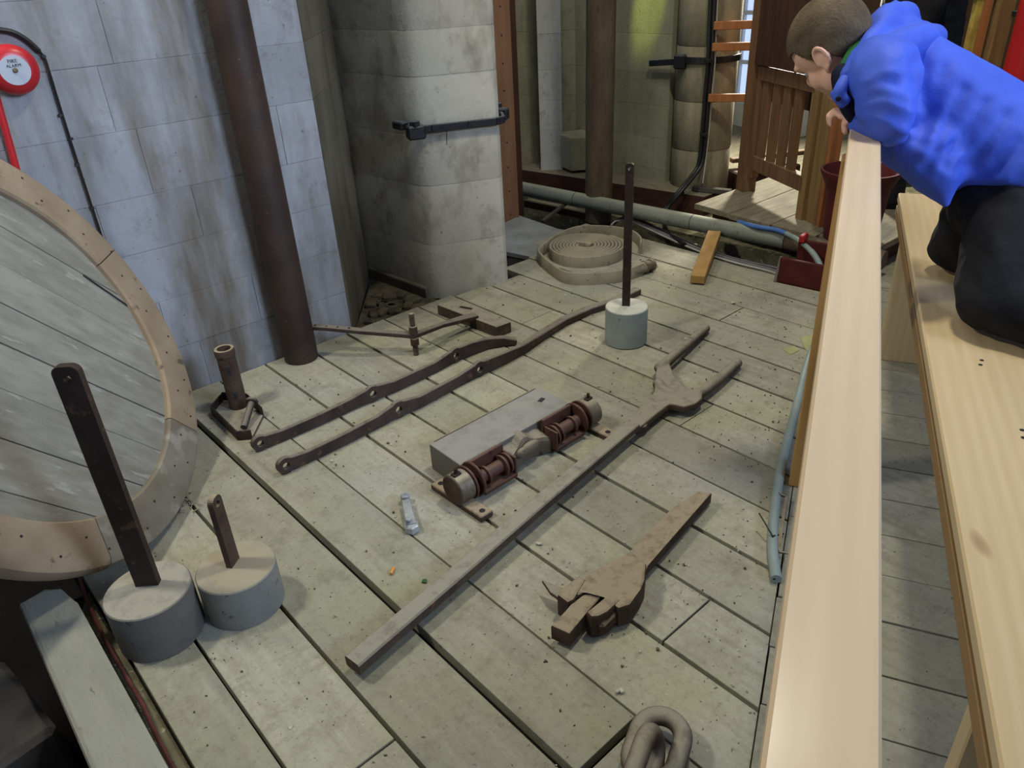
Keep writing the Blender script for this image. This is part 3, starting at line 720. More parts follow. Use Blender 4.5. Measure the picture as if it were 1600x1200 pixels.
lever('shorter forged iron lever with three eyes, nearer the wall',
      [(0.7879, 2.3293, 0.0250), (0.8718, 2.3258, 0.0250), (1.0298, 2.3247, 0.0250), (1.1730, 2.3294, 0.0250), (1.2644, 2.3252, 0.0250), (1.3636, 2.3232, 0.0250), (1.5786, 2.3302, 0.0250), (1.6939, 2.3417, 0.0250), (1.7814, 2.3443, 0.0250), (1.8694, 2.3400, 0.0250), (1.9385, 2.3113, 0.0250), (1.9919, 2.2811, 0.0250)],
      {0: 0.030, 4: 0.034, 7: 0.034}, [.056, .046, .046, .050, .066, .050, .050, .066, .060, .052, .044, .024], [.018]*9+[.026, .034, .036])
lever('longer forged iron lever with three eyes reaching behind the pale weight',
      [(0.7872, 2.1327, 0.0250), (0.8708, 2.1334, 0.0250), (1.0280, 2.1375, 0.0250), (1.1696, 2.1443, 0.0250), (1.2650, 2.1489, 0.0250), (1.3632, 2.1478, 0.0250), (1.5674, 2.1654, 0.0250), (1.6817, 2.1689, 0.0250), (1.8163, 2.1732, 0.0250), (1.9405, 2.1878, 0.0250), (2.0855, 2.2260, 0.0250), (2.2732, 2.2619, 0.0250), (2.4485, 2.2626, 0.0250), (2.5821, 2.2386, 0.0250), (2.7834, 2.2417, 0.0250)],
      {0: 0.031, 4: 0.035, 7: 0.035}, [.056, .046, .046, .050, .066, .050, .050, .066, .055, .045, .038, .034, .032, .032, .032], [.018]*9+[.028, .038, .042, .042, .044, .046])

# ---- tee-headed bar on its threaded bolt
tt = thing('tee_headed_bar', 'long thin iron bar with a tee head, propped on a threaded bolt', 'tool', (1.95, 2.6, 0))
b = bm_(); prism(b, [(1.9533, 2.8064, 0.0500), (1.9796, 2.3951, 0.0500), (2.0595, 2.3882, 0.0500), (2.0360, 2.7955, 0.0500)], 0.0, 0.05, 0.003); mk('head', b, 'bar_dusty', tt)
b = bm_(); box(b, V((2.0227, 2.6689, 0.0503)), (0.02, 0.07, 0.001), M.Rotation(0.3, 4, 'Z')); mk('mark_plate', b, 'iron', tt)
b = bm_(); BP = [(1.9872, 2.5585, 0.0520), (1.9080, 2.5543, 0.0640), (1.7877, 2.5504, 0.0780), (1.6196, 2.5251, 0.0956), (1.4468, 2.6925, 0.1250), (1.3577, 2.8087, 0.1350), (1.2760, 2.9034, 0.1400)]
sweep(b, BP, [.05, .045, .03, .036, .032, .032, .030], [.02, .02, .018, .02, .018, .018, .018]); mk('bar', b, 'iron_dusty', tt)
b = bm_(); x, y = 1.618, 2.524; cyl(b, (x, y, 0.0), (x, y, 0.20), 0.011, 14)
for k in range(18): ring_plate(b, (x, y, 0.004+k*0.0035), 0.0125, 0.009, 0, 0.0018, 12)
for k in range(12): ring_plate(b, (x, y, 0.15+k*0.004), 0.0125, 0.009, 0, 0.0018, 12)
mk('threaded_bolt', b, 'rusty', tt)
for z in (0.052, 0.108):
    b = bm_(); cyl(b, (x, y, z), (x, y, z+0.034), 0.021, 6, 0.002); mk('nut', b, 'rusty', tt)
for k in range(5):
    p = lerp(BP[4], BP[6], 0.15+0.19*k); b = bm_(); cyl(b, p+V((0, 0, 0.008)), p+V((0, 0, 0.012)), 0.005, 8); mk('rivet', b, 'iron', tt)

# ---- tube standing in a tray
ts = thing('tube_stand', 'slotted iron tube standing in a shallow iron tray by the left wall', 'stand', (0.86, 2.66, 0))
TP = [V(p) for p in [(0.7657, 2.7031, 0.0000), (0.7572, 2.4513, 0.0000), (0.7983, 2.4206, 0.0000), (0.8979, 2.5357, 0.0000), (0.9039, 2.6840, 0.0000), (0.8387, 2.7681, 0.0000)]]
b = bm_(); prism(b, TP, 0.0, 0.010); mk('tray', b, 'bar_dusty', ts)
for i, h in ((0, .040), (1, .040), (3, .045), (4, .045), (5, .04)):
    p, q = TP[i], TP[(i+1) % 6]; b = bm_(); bar(b, p+V((0, 0, h/2)), q+V((0, 0, h/2)), 0.007, h, 0.001); mk('tray_side', b, 'iron', ts)
x, y = 0.862, 2.675; b = bm_()
lathe(b, [(0.035, 0.01), (0.035, 0.235), (0.038, 0.238), (0.038, 0.262), (0.036, 0.265), (0.026, 0.265), (0.025, 0.26), (0.025, 0.02)], M.Translation((x, y, 0)), 32, True, True)
tb = mk('tube', b, 'rusty', ts, True)
for px, z in ((0, .185), (0, .075)):
    d = V((-x-0.12, -y, 0)).normalized(); b = bm_(); box(b, V((x, y, z))+d*0.0335, (0.006, 0.014, 0.034), rot_to(d), 0.002); mk('slot', b, 'ink', tb)
b = bm_(); p0, p1 = V((0.7982, 2.4852, 0.0220)), V((0.8777, 2.5709, 0.0580)); cyl(b, p0, p1, 0.013, 16)
cyl(b, p1, p1+(p1-p0).normalized()*0.014, 0.024, 20, 0.003)
o = mk('bolt', b, 'iron_dusty'); tag(o, 'loose round-headed bolt lying in the tray of the tube stand', 'bolt')

# ---- grey box and the bearing casting before it
bx0 = [(1.1531, 1.7868, 0.1000), (1.1499, 1.6217, 0.1000), (1.5923, 1.6303, 0.1000), (1.6484, 1.6345, 0.1000), (1.6056, 1.7936, 0.1000)]
bt = thing('lead_box', 'grey flat-topped metal box behind the red bearing assembly', 'box', (1.35, 1.72, 0))
A0, B0, C0 = V((1.1531, 1.7868, 0.1000)), V((1.6089, 1.7970, 0.1000)), V((1.1491, 1.6174, 0.1000))
ex = (B0-A0).normalized(); wd = (C0-A0).length; Lx = (V((1.6743, 1.6728, 0.1000))-A0).dot(ex)
pts = [A0, A0+ex*Lx, A0+ex*Lx+(C0-A0), C0]
b = bm_(); prism(b, pts, 0.0, 0.10, 0.004); mk('body', b, 'box_grey', bt)
b = bm_(); h_ = V((1.6106, 1.7207, 0.1000)); box(b, (h_.x, h_.y, 0.1003), (0.03, 0.018, 0.001), M.Rotation(0.3, 4, 'Z'), 0); mk('hole', b, 'ink', bt)
b = bm_(); bar(b, A0+V((0, 0, .001))+ex*0.02, A0+ex*(Lx-0.02)+V((0, 0, .001)), 0.004, 0.003); mk('seam', b, 'cast_grey', bt)

br = thing('bearing_assembly', 'red-brown twin bearing casting with drum ends and holed feet', 'bearing', (1.4, 1.58, 0))
q0, q1 = V((1.078, 1.572, 0.062)), V((1.735, 1.588, 0.062)); ax = (q1-q0).normalized(); sd = V((-ax.y, ax.x, 0))
def drum(c, d):
    b = bm_(); cyl(b, c-d*0.0, c+d*0.055, 0.052, 30, 0.003); dm = mk('drum', b, 'drum', br, True)
    b = bm_(); cyl(b, c-d*0.0006, c+d*0.004, 0.047, 30); mk('drum_end', b, 'rusty', dm)
    b = bm_(); box(b, c+d*0.02+V((0, 0, 0.052)), (0.03, 0.02, 0.012), rot_to(ax), 0.002); cyl(b, c+d*0.02+V((0, 0, 0.05)), c+d*0.02+V((0, 0, 0.074)), 0.006, 10); mk('oil_cup', b, 'iron', dm)
    b = bm_(); cyl(b, c+d*0.056, c+d*0.064, 0.058, 30, 0.002); cyl(b, c+d*0.064, c+d*0.082, 0.030, 20); cyl(b, c+d*0.082, c+d*0.092, 0.060, 30, 0.003); mk('flange', b, 'red_iron', br, True)
    f0 = c+d*0.03; b = bm_()
    box(b, V((f0.x, f0.y, 0.011)), (0.05, 0.25, 0.022), rot_to(ax), 0.003); ft = mk('foot', b, 'rusty', br)
    for s in (-0.102, 0.102):
        b = bm_(); p = f0+sd*s; cyl(b, (p.x, p.y, 0.021), (p.x, p.y, 0.0226), 0.010, 14); mk('hole', b, 'ink', ft)
    h0 = c+d*0.092; h1 = c+d*0.235
    b = bm_(); bar(b, h0+sd*0.022+V((0, 0, 0.014)), h1+sd*0.022+V((0, 0, 0.014)), 0.012, 0.078, 0.002); bar(b, h0-sd*0.012+V((0, 0, -0.040)), h1-sd*0.012+V((0, 0, -0.040)), 0.075, 0.014, 0.002); mk('housing', b, 'red_iron', br)
    b = bm_(); cyl(b, h0-sd*0.012, h1-sd*0.012-d*0.02, 0.022, 20); cyl(b, h0-sd*0.014+d*0.03, h0-sd*0.014+d*0.038, 0.031, 20)
    cyl(b, h1-sd*0.014-d*0.042, h1-sd*0.014-d*0.034, 0.036, 20); cyl(b, h1-sd*0.014-d*0.022, h1-sd*0.014-d*0.014, 0.036, 20); mk('shaft', b, 'red_iron', br, True)
    b = bm_(); bar(b, h1-sd*0.018-d*0.004+V((0, 0, -0.045)), h1-sd*0.018-d*0.004+V((0, 0, 0.03)), 0.06, 0.008, 0.001, (1, 0, 0)); mk('end_plate', b, 'red_iron', br)
drum(q0, ax); drum(q1, -ax)
b = bm_(); c0, c1 = q0+ax*0.235, q1-ax*0.235; n = 14; R = []
for k in range(n+1):                                          # cranked middle of the casting, bowed towards the box
    u = k/n; p = c0.lerp(c1, u); bow = 0.030*math.sin(PI*u)**1.4
    f, bk = -0.022+bow, 0.052
    top = 0.074-0.014*math.cos(2*PI*u)+0.006*math.sin(5*PI*u)
    R.append([b.verts.new(p+sd*a+V((0, 0, z-p.z))) for a, z in ((f, 0.004), (f, top-0.012), (f+0.008, top), (bk, top+0.012), (bk, 0.004))])
for A, B in zip(R, R[1:]):
    for k in range(5): b.faces.new((A[k], A[(k+1) % 5], B[(k+1) % 5], B[k]))
b.faces.new(R[0]); b.faces.new(R[-1][::-1])
web = mk('web', b, 'cast_grey', br)
b = bm_(); ell(b, c0.lerp(c1, 0.55)-sd*0.004+V((0, 0, -0.005)), (0.045, 0.018, 0.022), rot_to(ax)); ell(b, c0.lerp(c1, 0.30)-sd*0.012+V((0, 0, 0.0)), (0.025, 0.014, 0.018), rot_to(ax))
mk('boss', b, 'cast_grey', web, True)

# ---- long bar with a forked end
fb = thing('forked_bar', 'very long dusty iron bar ending in a two-pronged fork', 'bar', (1.2, 1.4, 0))
b = bm_(); L0 = [(0.4996, 1.2290, 0.0400), (0.8305, 1.2803, 0.0420), (1.2558, 1.3457, 0.0480), (1.7681, 1.4197, 0.0520)]
sweep(b, L0, [.052, .052, .052, .050], [.036, .034, .032, .026]); mk('shank', b, 'bar_dusty', fb)
b = bm_(); sweep(b, [(1.7555, 1.4231, 0.0350), (1.8037, 1.4077, 0.0300), (1.8824, 1.4366, 0.0300)], [.022, .026, .02], [.02, .022, .02]); mk('tongue', b, 'bar_dusty', fb)
b = bm_()
prism(b, [(1.7865, 1.4585, 0.0480), (1.9047, 1.4942, 0.0480), (2.0049, 1.5177, 0.0480), (2.1353, 1.6151, 0.0480), (2.2421, 1.6606, 0.0480), (2.2170, 1.6058, 0.0480), (2.1477, 1.5248, 0.0480), (2.1166, 1.4622, 0.0480), (2.1147, 1.4283, 0.0480), (2.1486, 1.4062, 0.0480), (2.0892, 1.3581, 0.0480), (2.0379, 1.3523, 0.0480), (1.9913, 1.3690, 0.0480), (1.9747, 1.4196, 0.0480), (1.8852, 1.4106, 0.0480), (1.8119, 1.4008, 0.0480), (1.7583, 1.3970, 0.0480)], 0.020, 0.050)
tube(b, spline([(2.1784, 1.6296, 0.0400), (2.2351, 1.6353, 0.0420), (2.3424, 1.6587, 0.0400), (2.4841, 1.6909, 0.0340), (2.6311, 1.7253, 0.0260)], 5), [.0225-.0001*k for k in range(21)], 14, round_cap=True)
tube(b, spline([(2.0514, 1.4331, 0.0340), (2.0881, 1.4077, 0.0340), (2.1485, 1.3991, 0.0340), (2.2767, 1.4127, 0.0320), (2.4456, 1.4425, 0.0260)], 5), [.0235-.0001*k for k in range(21)], 14, round_cap=True)
tube(b, spline([(2.0724, 1.5523, 0.0400), (2.0394, 1.4959, 0.0420), (2.0502, 1.4383, 0.0380)], 4), [.022]*9, 12, round_cap=True)
organic('fork', b, 'bar_dusty', fb, 0.005, 12)

# ---- clevis strap with its tongue
cv = thing('clevis_strap', 'rusty forged strap with a wide jawed head and projecting tongue', 'strap', (1.3, 0.95, 0))
b = bm_(); prism(b, [(1.6175, 1.0386, 0.0500), (1.6379, 1.0040, 0.0500), (1.2527, 0.9446, 0.0500), (1.2143, 0.9178, 0.0500), (1.2293, 0.9788, 0.0500), (1.2125, 1.0099, 0.0500), (1.2750, 1.0125, 0.0500), (1.4754, 1.0433, 0.0500)], 0.012, 0.05, 0.004); mk('handle', b, 'rusty', cv)
b = bm_(); prism(b, [(1.2046, 1.0013, 0.0700), (1.2515, 0.9936, 0.0700), (1.2412, 0.9363, 0.0700), (1.1921, 0.9007, 0.0700), (1.1525, 0.8852, 0.0700), (1.0978, 0.8711, 0.0700), (1.0665, 0.8841, 0.0700), (1.0765, 0.9357, 0.0700), (1.0550, 0.9826, 0.0700), (1.0257, 0.9865, 0.0700), (1.0175, 1.0105, 0.0700), (1.0668, 1.0163, 0.0700), (1.1243, 1.0192, 0.0700)], 0.004, 0.070, 0.008); mk('head', b, 'rusty', cv)
b = bm_(); prism(b, [(1.0785, 1.0320, 0.0740), (1.0824, 1.0081, 0.0740), (1.0074, 0.9803, 0.0740), (0.9881, 0.9842, 0.0740), (0.9885, 1.0211, 0.0740), (1.0032, 1.0287, 0.0740)], 0.004, 0.074, 0.008); mk('jaw', b, 'rusty', cv)
b = bm_(); prism(b, [(1.0871, 0.9321, 0.0740), (1.0910, 0.8970, 0.0740), (1.0375, 0.8926, 0.0740), (1.0108, 0.8984, 0.0740), (0.9959, 0.9103, 0.0740), (0.9992, 0.9306, 0.0740)], 0.0, 0.074, 0.009); mk('jaw', b, 'rusty', cv)
b = bm_(); prism(b, [(1.0656, 0.9834, 0.0620), (1.0881, 0.9481, 0.0620), (1.0030, 0.9341, 0.0620), (0.9260, 0.9176, 0.0620), (0.9124, 0.9681, 0.0620), (0.9986, 0.9810, 0.0620)], 0.016, 0.062, 0.005); mk('tongue', b, 'rusty', cv)
b = bm_(); prism(b, [(1.0176, 1.1089, 0.0450), (1.0296, 1.0700, 0.0450), (1.0402, 1.0330, 0.0450), (1.0032, 1.0249, 0.0450), (1.0020, 1.0614, 0.0450)], 0.034, 0.045, 0.003); mk('key', b, 'bar_dusty', cv)
b = bm_(); p = V((1.0520, 0.8981, 0.0300)); bar(b, (1.0095, 0.8966, 0.0250), (1.0937, 0.9023, 0.0300), 0.022, 0.045, 0.009); mk('pin', b, 'rusty', cv)

# ---- chain links
def link(bm, c, d, n, L, Wd, r):
    d = V(d).normalized(); n = V(n); n = (n-d*n.dot(d)).normalized(); s = n.cross(d); P = []
    a = Wd/2-r; h = L/2-Wd/2
    for k in range(13): t = -PI/2+PI*k/12; P.append(V(c)+d*(h+a*math.cos(t))+s*a*math.sin(t))
    for k in range(13): t = PI/2+PI*k/12; P.append(V(c)+d*(-h+a*math.cos(t))+s*a*math.sin(t))
    tube(bm, P, r, 14, closed=True)
p0, p1 = V((0.9173, 0.6172, 0.0400)), V((0.7547, 0.5500, 0.0400)); dl_ = (p0-p1).normalized()
cc = p0-dl_*0.075; cc.z = 0.043
b = bm_(); link(b, cc, dl_+V((0, 0, 0.08)), (0, 0.05, 1), 0.19, 0.135, 0.0205)
o = mk('chain_link', b, 'bar_dusty', None, True, 180); tag(o, 'big dusty oval chain link lying flat at the bottom edge', 'chain link', 'chain links')
b = bm_(); c2 = V((0.7733, 0.5630, 0.0620)); link(b, (c2.x, c2.y, 0.075), dl_, (dl_.y, -dl_.x, 0.25), 0.19, 0.13, 0.020)
o = mk('chain_link', b, 'bar_dusty', None, True, 180); tag(o, 'upright chain link threaded through the big flat one', 'chain link', 'chain links')

# ---- little pale casting with its nut
gc = thing('small_bracket', 'small pale galvanised bracket with a nut, left of the red bearing', 'bracket', (0.9524, 1.6385, -0.0000))
b = bm_(); sweep(b, [(0.9705, 1.6806, 0.0220), (0.9460, 1.6323, 0.0200), (0.9137, 1.5701, 0.0200)], [.026, .028, .032], [.014, .018, .022]); cyl(b, V((0.9831, 1.7029, 0.0000)), V((0.9831, 1.7029, 0.0000))+V((0, 0, 0.03)), 0.015, 16, 0.003); mk('arm', b, 'galv', gc)
b = bm_(); p = V((0.9152, 1.5727, -0.0000)); cyl(b, p, p+V((0, 0, 0.026)), 0.024, 6, 0.003); nt = mk('nut', b, 'galv', gc)
b = bm_(); cyl(b, p+V((0, .012, 0.02)), p+V((0, .012, 0.042)), 0.010, 12, 0.002); mk('stud', b, 'galv', nt)

# ---- coil of canvas fire hose
fh = thing('fire_hose', 'flat coil of dusty canvas fire hose with a metal coupling', 'hose', (3.0822, 2.8741, -0.0000))
hc = V((3.035, 2.83, 0)); hh = 0.062
def ribbon(bm, P, th, z0, h):
    R = []
    for i, p in enumerate(P):
        t = (P[min(i+1, len(P)-1)]-P[max(i-1, 0)]).normalized(); s = V((-t.y, t.x, 0))
        R.append([bm.verts.new(p+s*a+V((0, 0, z))) for a, z in ((-th/2, z0), (th/2, z0), (th/2, z0+h*0.93), (th*0.2, z0+h), (-th*0.2, z0+h), (-th/2, z0+h*0.93))])
    for A, B in zip(R, R[1:]):
        for k in range(6): bm.faces.new((A[k], A[(k+1) % 6], B[(k+1) % 6], B[k]))
    bm.faces.new(R[0]); bm.faces.new(R[-1][::-1])
b = bm_(); P = []; turns = 9; N_ = turns*44
for k in range(N_+1):
    a = 2*PI*k/44; r = 0.040+0.0195*k/44+0.002*math.sin(3*a+k*0.01)
    P.append(hc+V((r*math.cos(a), r*math.sin(a), 0)))
ribbon(b, P, 0.0165, 0.001, hh); mk('coil', b, 'canvas', fh, True, 50)
b = bm_(); lp = [V(p) for p in [(3.0025, 2.3884, 0.0300), (2.8689, 2.4026, 0.0300), (2.7382, 2.4856, 0.0300), (2.6535, 2.5975, 0.0300), (2.6771, 2.7252, 0.0300), (2.7822, 2.9528, 0.0300), (2.9029, 3.0247, 0.0300), (3.0631, 3.0794, 0.0300), (3.2472, 3.0810, 0.0300), (3.3577, 2.9461, 0.0300), (3.3880, 2.7961, 0.0300), (3.3263, 2.6723, 0.0300), (3.2357, 2.5931, 0.0300)]]
ribbon(b, [V((p.x, p.y, 0)) for p in spline(lp, 7)], 0.016, 0.001, hh+0.004); mk('outer_turn', b, 'canvas', fh, True, 50)
b = bm_(); tube(b, [hc+V((0.02, 0.02, 0.045)), hc+V((0.03, 0.0, 0.048)), hc+V((0.028, -0.02, 0.046))], [0.02, 0.022, 0.02], 14); box(b, hc+V((-0.01, 0.03, 0.058)), (0.014, 0.05, 0.03), M.Rotation(0.3, 4, 'Z'), 0.003); mk('inner_end', b, 'canvas', fh, True)
b = bm_(); p0, p1 = V((2.9885, 2.4031, 0.0340)), V((3.1331, 2.3811, 0.0340)); d = (p1-p0).normalized()
cyl(b, p0-d*0.05, p0+d*0.04, 0.030, 20); mk('sleeve', b, 'canvas', fh, True)
b = bm_(); cyl(b, p0+d*0.035, p0+d*0.05, 0.034, 20, 0.002); cyl(b, p0+d*0.05, p0+d*0.075, 0.029, 20); cyl(b, p0+d*0.075, p0+d*0.10, 0.034, 20, 0.003); mk('coupling', b, 'cast_grey', fh, True)

# ---- grey board end beyond the coil
b = bm_(); prism(b, [(3.0749, 3.6403, 0.0000), (3.3157, 3.6933, 0.0000), (3.2752, 3.2908, 0.0000), (3.3135, 3.1439, 0.0000), (3.2050, 2.9367, 0.0000), (2.8220, 3.0167, -0.0000), (2.7604, 3.3279, 0.0000)], -0.028, -0.003, 0.002)
o = mk('loose_board', b, 'grey_board'); tag(o, 'bluish grey loose board between the pier and the hose coil', 'board')

# ---- long grey plastic pipe, cradle, blue pipe, cables
c0_, c1_ = V((3.495, 4.30, 0.10)), V((3.685, 1.99, 0.10)); cd = (c1_-c0_).normalized()
def cpt(y): return c0_+cd*((y-c0_.y)/cd.y)
lp_ = thing('plastic_pipe', 'long grey plastic pipe lying along the far edge of the floor', 'pipe', tuple(cpt(3.0)))
js = [4.45, V((3.4962, 3.4135, 0.1000)).y, V((3.6306, 2.5373, 0.1000)).y, V((3.6802, 1.9606, 0.1000)).y]
for a, c in zip(js, js[1:]):
    b = bm_(); cyl(b, cpt(a-0.0015), cpt(c+0.0015), 0.046, 24, 0.002); mk('pipe_length', b, 'conduit', lp_, True)
for y in js[1:]:
    b = bm_(); cyl(b, cpt(y+0.004), cpt(y-0.004), 0.0445, 24); mk('joint', b, 'ink', lp_)
b = bm_(); cyl(b, cpt(js[3]-0.004), cpt(1.45), 0.048, 24, 0.002); mk('end_sleeve', b, 'pipe_brown', lp_, True)
b = bm_(); bar(b, (3.5531, 3.4930, 0.0600), (3.3154, 3.4714, 0.0000), 0.025, 0.02, 0.003)
o = mk('prop_stick', b, 'dark_wood'); tag(o, 'short dark stick leaning under the grey pipe left of the brown pipe', 'stick')
b = bm_(); bar(b, (3.62, 3.95, -0.03), (3.68, 3.34, -0.03), 0.07, 0.05, 0.004)
o = mk('batten', b, 'timber_red'); tag(o, 'dusty batten under the grey pipe between tan board and brown pipe', 'batten')
cr = thing('red_cradle', 'maroon metal cradle box under the end of the grey pipe', 'box', (3.45, 1.70, 0))
f0, f1 = V((3.3554, 1.8057, 0.0000)), V((3.3861, 1.5673, 0.0000)); fd = (f1-f0).normalized(); fn_ = V((-fd.y, fd.x, 0)); fn_ = fn_ if fn_.x > 0 else -fn_
b = bm_(); prism(b, [f0, f1+fd*0.06, f1+fd*0.06+fn_*0.02, f0+fn_*0.02], 0.0, 0.135, 0.003); mk('front_plate', b, 'maroon_box', cr)
b = bm_(); prism(b, [f0+fn_*0.22, f1+fd*0.06+fn_*0.22, f1+fd*0.06+fn_*0.24, f0+fn_*0.24], -0.05, 0.165, 0.003); mk('back_plate', b, 'maroon_box', cr)
b = bm_(); prism(b, [f0, f1+fd*0.06, f1+fd*0.06+fn_*0.24, f0+fn_*0.24], -0.034, 0.012, 0.002); mk('base_plate', b, 'maroon_box', cr)
b = bm_(); p = f0+fn_*0.23+fd*0.02; box(b, (p.x, p.y, 0.175), (0.03, 0.06, 0.04), rot_to(fd), 0.006); lg = mk('lug', b, 'red_paint', cr)
b = bm_(); bar(b, f0-fd*0.012+V((0, 0, 0.002)), f0-fd*0.012+fn_*0.05+V((0, 0, 0.125)), 0.014, 0.012, 0.001); mk('strut', b, 'grey_cable', cr)
bp = thing('blue_pipe', 'blue water pipe bending over the grey pipe and along the barrier', 'pipe', (2.7144, 1.2807, 0.0000))
HP = [cpt(V((3.6679, 2.2665, 0.1300)).y)+V((0.03, 0, 0.043)), V((3.6463, 2.1336, 0.1550)), V((3.6498, 2.0003, 0.1600)), V((3.6102, 1.8641, 0.1500)), V((3.5347, 1.7214, 0.1200)), V((3.4530, 1.6197, 0.0600)), V((3.2541, 1.4970, 0.0220)), V((2.9301, 1.3497, 0.0180)), V((2.6517, 1.2485, 0.0180)),
      V((2.2915, 1.0955, 0.0180)), V((1.9934, 0.9683, 0.0180)), V((1.7684, 0.8613, 0.0180)), V((1.5970, 0.7683, 0.0180)), V((1.4835, 0.6878, 0.0160))]
hs_ = spline(HP, 7)
b = bm_(); tube(b, hs_[:18], 0.013, 12); mk('blue_length', b, 'blue_pipe', bp, True)
b = bm_(); tube(b, hs_[17:], [0.0135]*10+[0.015]*(len(hs_)-27), 12); mk('grey_length', b, 'blue_hose', bp, True)
b = bm_(); tube(b, spline([V(p) for p in [(1.9497, 0.9399, 0.0160), (1.7292, 0.8395, 0.0160), (1.6180, 0.7889, 0.0160), (1.5480, 0.7462, 0.0160), (1.4800, 0.6914, 0.0160)]], 5), 0.0035, 6)
tube(b, [V((1.6081, 0.7772, 0.0340)), V((1.6215, 0.8078, 0.0500)), V((1.6410, 0.8441, 0.0600))], 0.0022, 6); tube(b, [V((1.6088, 0.7838, 0.0200)), V((1.6059, 0.7761, 0.0360)), V((1.6397, 0.7760, 0.0200)), V((1.6637, 0.7728, 0.0120))], 0.003, 6)
mk('cable_tie', b, 'black_cable', bp, True)
b = bm_(); tube(b, [V((1.8136, 0.8516, 0.0200)), V((1.6871, 0.7919, 0.0200)), V((1.5780, 0.7391, 0.0200))], 0.005, 6); tube(b, [V((1.8136, 0.8516, 0.0200)), V((1.7965, 0.8689, 0.0300))], 0.005, 6); tube(b, [V((1.5793, 0.7379, 0.0200)), V((1.5882, 0.7215, 0.0200))], 0.004, 6)
o = mk('rusty_staple', b, 'rusty', None, True); tag(o, 'thin rusty iron staple between the blue pipe and the barrier', 'staple')

cb = thing('cable_bundle', 'bundle of dusty cables along the floor edge under the grey pipe', 'cables', (3.5255, 2.4124, 0.0000))
base = [(3.5367, 3.0717, 0.0000), (3.5784, 3.0659, 0.0200), (3.6121, 2.9900, 0.0350), (3.6137, 2.8779, 0.0200), (3.5326, 2.5767, 0.0120), (3.4679, 2.3287, 0.0120), (3.4442, 2.1057, 0.0120), (3.4534, 1.9332, 0.0120), (3.4522, 1.8361, 0.0120)]
for k, (m, dx) in enumerate((('purple_cable', 0), ('grey_cable', .016), ('black_cable', .032), ('purple_cable', .047), ('white_cable', -.014))):
    b = bm_(); tube(b, spline([V(p)+V((dx, dx*0.3, 0.003*math.sin(k*2+i))) for i, p in enumerate(base)], 6), 0.0075 if k != 4 else 0.005, 8); mk('cable', b, m, cb, True)
rc = thing('riser_cables', 'black cables strapped up the round pier and falling over the sill', 'cables', (4.16, 2.88, 0.6))
up_ = [(1123, -120), (1114, 0), (1110, 96), (1106, 140), (1101, 204), (1096, 250)]
for k, (m, dx, r) in enumerate((('black_cable', -3, .012), ('black_cable', 2, .012), ('white_cable', 6, .004))):
    P = [(4.1540, 2.8642, 1.6142), (4.1536, 2.8648, 1.2329), (4.1418, 2.8429, 0.9048), (4.1494, 2.8515, 0.7442), (4.1512, 2.8539, 0.5017), (4.1476, 2.8591, 0.3199)]
    P = [V(p)+V((0.0035*dx*0.85, -0.0035*dx, 0)) for p in P]
    P += [V(p)+V((0, -0.004*dx, 0.002)) for p in ([(4.1054, 2.8666, 0.2460), (3.9549, 2.8719, 0.1500)] if m != 'white_cable' else [(4.1285, 2.8477, 0.1785)])]
    if k == 0: P += [V((3.9187, 2.9437, 0.0500)), V((3.8410, 2.9058, -0.0000))]
    if k == 1: P += [V((3.9014, 2.9201, 0.0500)), V((3.8119, 2.8780, 0.0000)), V((3.5950, 2.6666, 0.0120)), V((3.4856, 2.4737, 0.0200))]
    b = bm_(); tube(b, spline(P, 6), r, 8); mk('cable', b, m, rc, True)
for p, q in (((1103, 95), (1110, 95)), ((1095, 209), (1103, 210)), ((1052, 303), (1062, 305))):
    b = bm_(); 
    c = V((4.1264, 2.8508, 0.9097)) if p[1] == 95 else (V((4.1362, 2.8510, 0.4812)) if p[1] == 209 else V((3.9891, 2.8868, 0.1400)))
    box(b, c, (0.03, 0.055, 0.02), M.Rotation(-0.6, 4, 'Z'), 0.003); mk('clip', b, 'black_cable', rc)

# ---- pine offcut leaning on the pipe
b = bm_(); p0, p1 = V((3.0706, 2.0870, 0.0300)), V((3.5850, 2.3489, 0.0817)); bar(b, p0, p1, 0.072, 0.045, 0.003)
o = mk('timber_offcut', b, 'offcut'); tag(o, 'fresh pine offcut propped against the grey plastic pipe', 'offcut')

# ---- on the left wall
al = thing('alarm_bell', 'round red fire alarm bell with pale centre on the left wall', 'alarm', (0.5475, 2.9600, 1.2649))
ac = V((0.5359, 2.9000, 1.2734)); yb = 2.962
mt_ = M.Translation((ac.x, yb, ac.z)) @ M.Rotation(PI/2, 4, 'X')
b = bm_(); lathe(b, [(0.062, 0.0), (0.072, 0.012), (0.074, 0.03), (0.070, 0.044), (0.058, 0.055), (0.044, 0.059)], mt_, 40); mk('gong', b, 'red_alarm', al, True, 60)
b = bm_(); lathe(b, [(0.043, 0.0588), (0.043, 0.0605)], mt_, 36); lb = mk('label_disc', b, 'label_white', al)
b = bm_(); lathe(b, [(0.008, 0.060), (0.007, 0.066), (0.003, 0.068)], mt_, 14); mk('screw', b, 'cast_grey', al, True)
def text(name, s, loc, size, m, parent, rot):
    c = bpy.data.curves.new('text', 'FONT'); c.body = s; c.size = size; c.align_x = 'CENTER'; c.align_y = 'CENTER'; c.extrude = 0.0004
    q = bpy.data.objects.new('text', c); COL.objects.link(q); ev = q.evaluated_get(bpy.context.evaluated_depsgraph_get())
    me = bpy.data.meshes.new_from_object(ev); bpy.data.objects.remove(q); me.materials.clear(); me.materials.append(MT[m])
    o = bpy.data.objects.new(name, me); COL.objects.link(o); o.parent = parent
    o.location = V(loc)-WL[parent.name]; o.rotation_euler = rot; return o
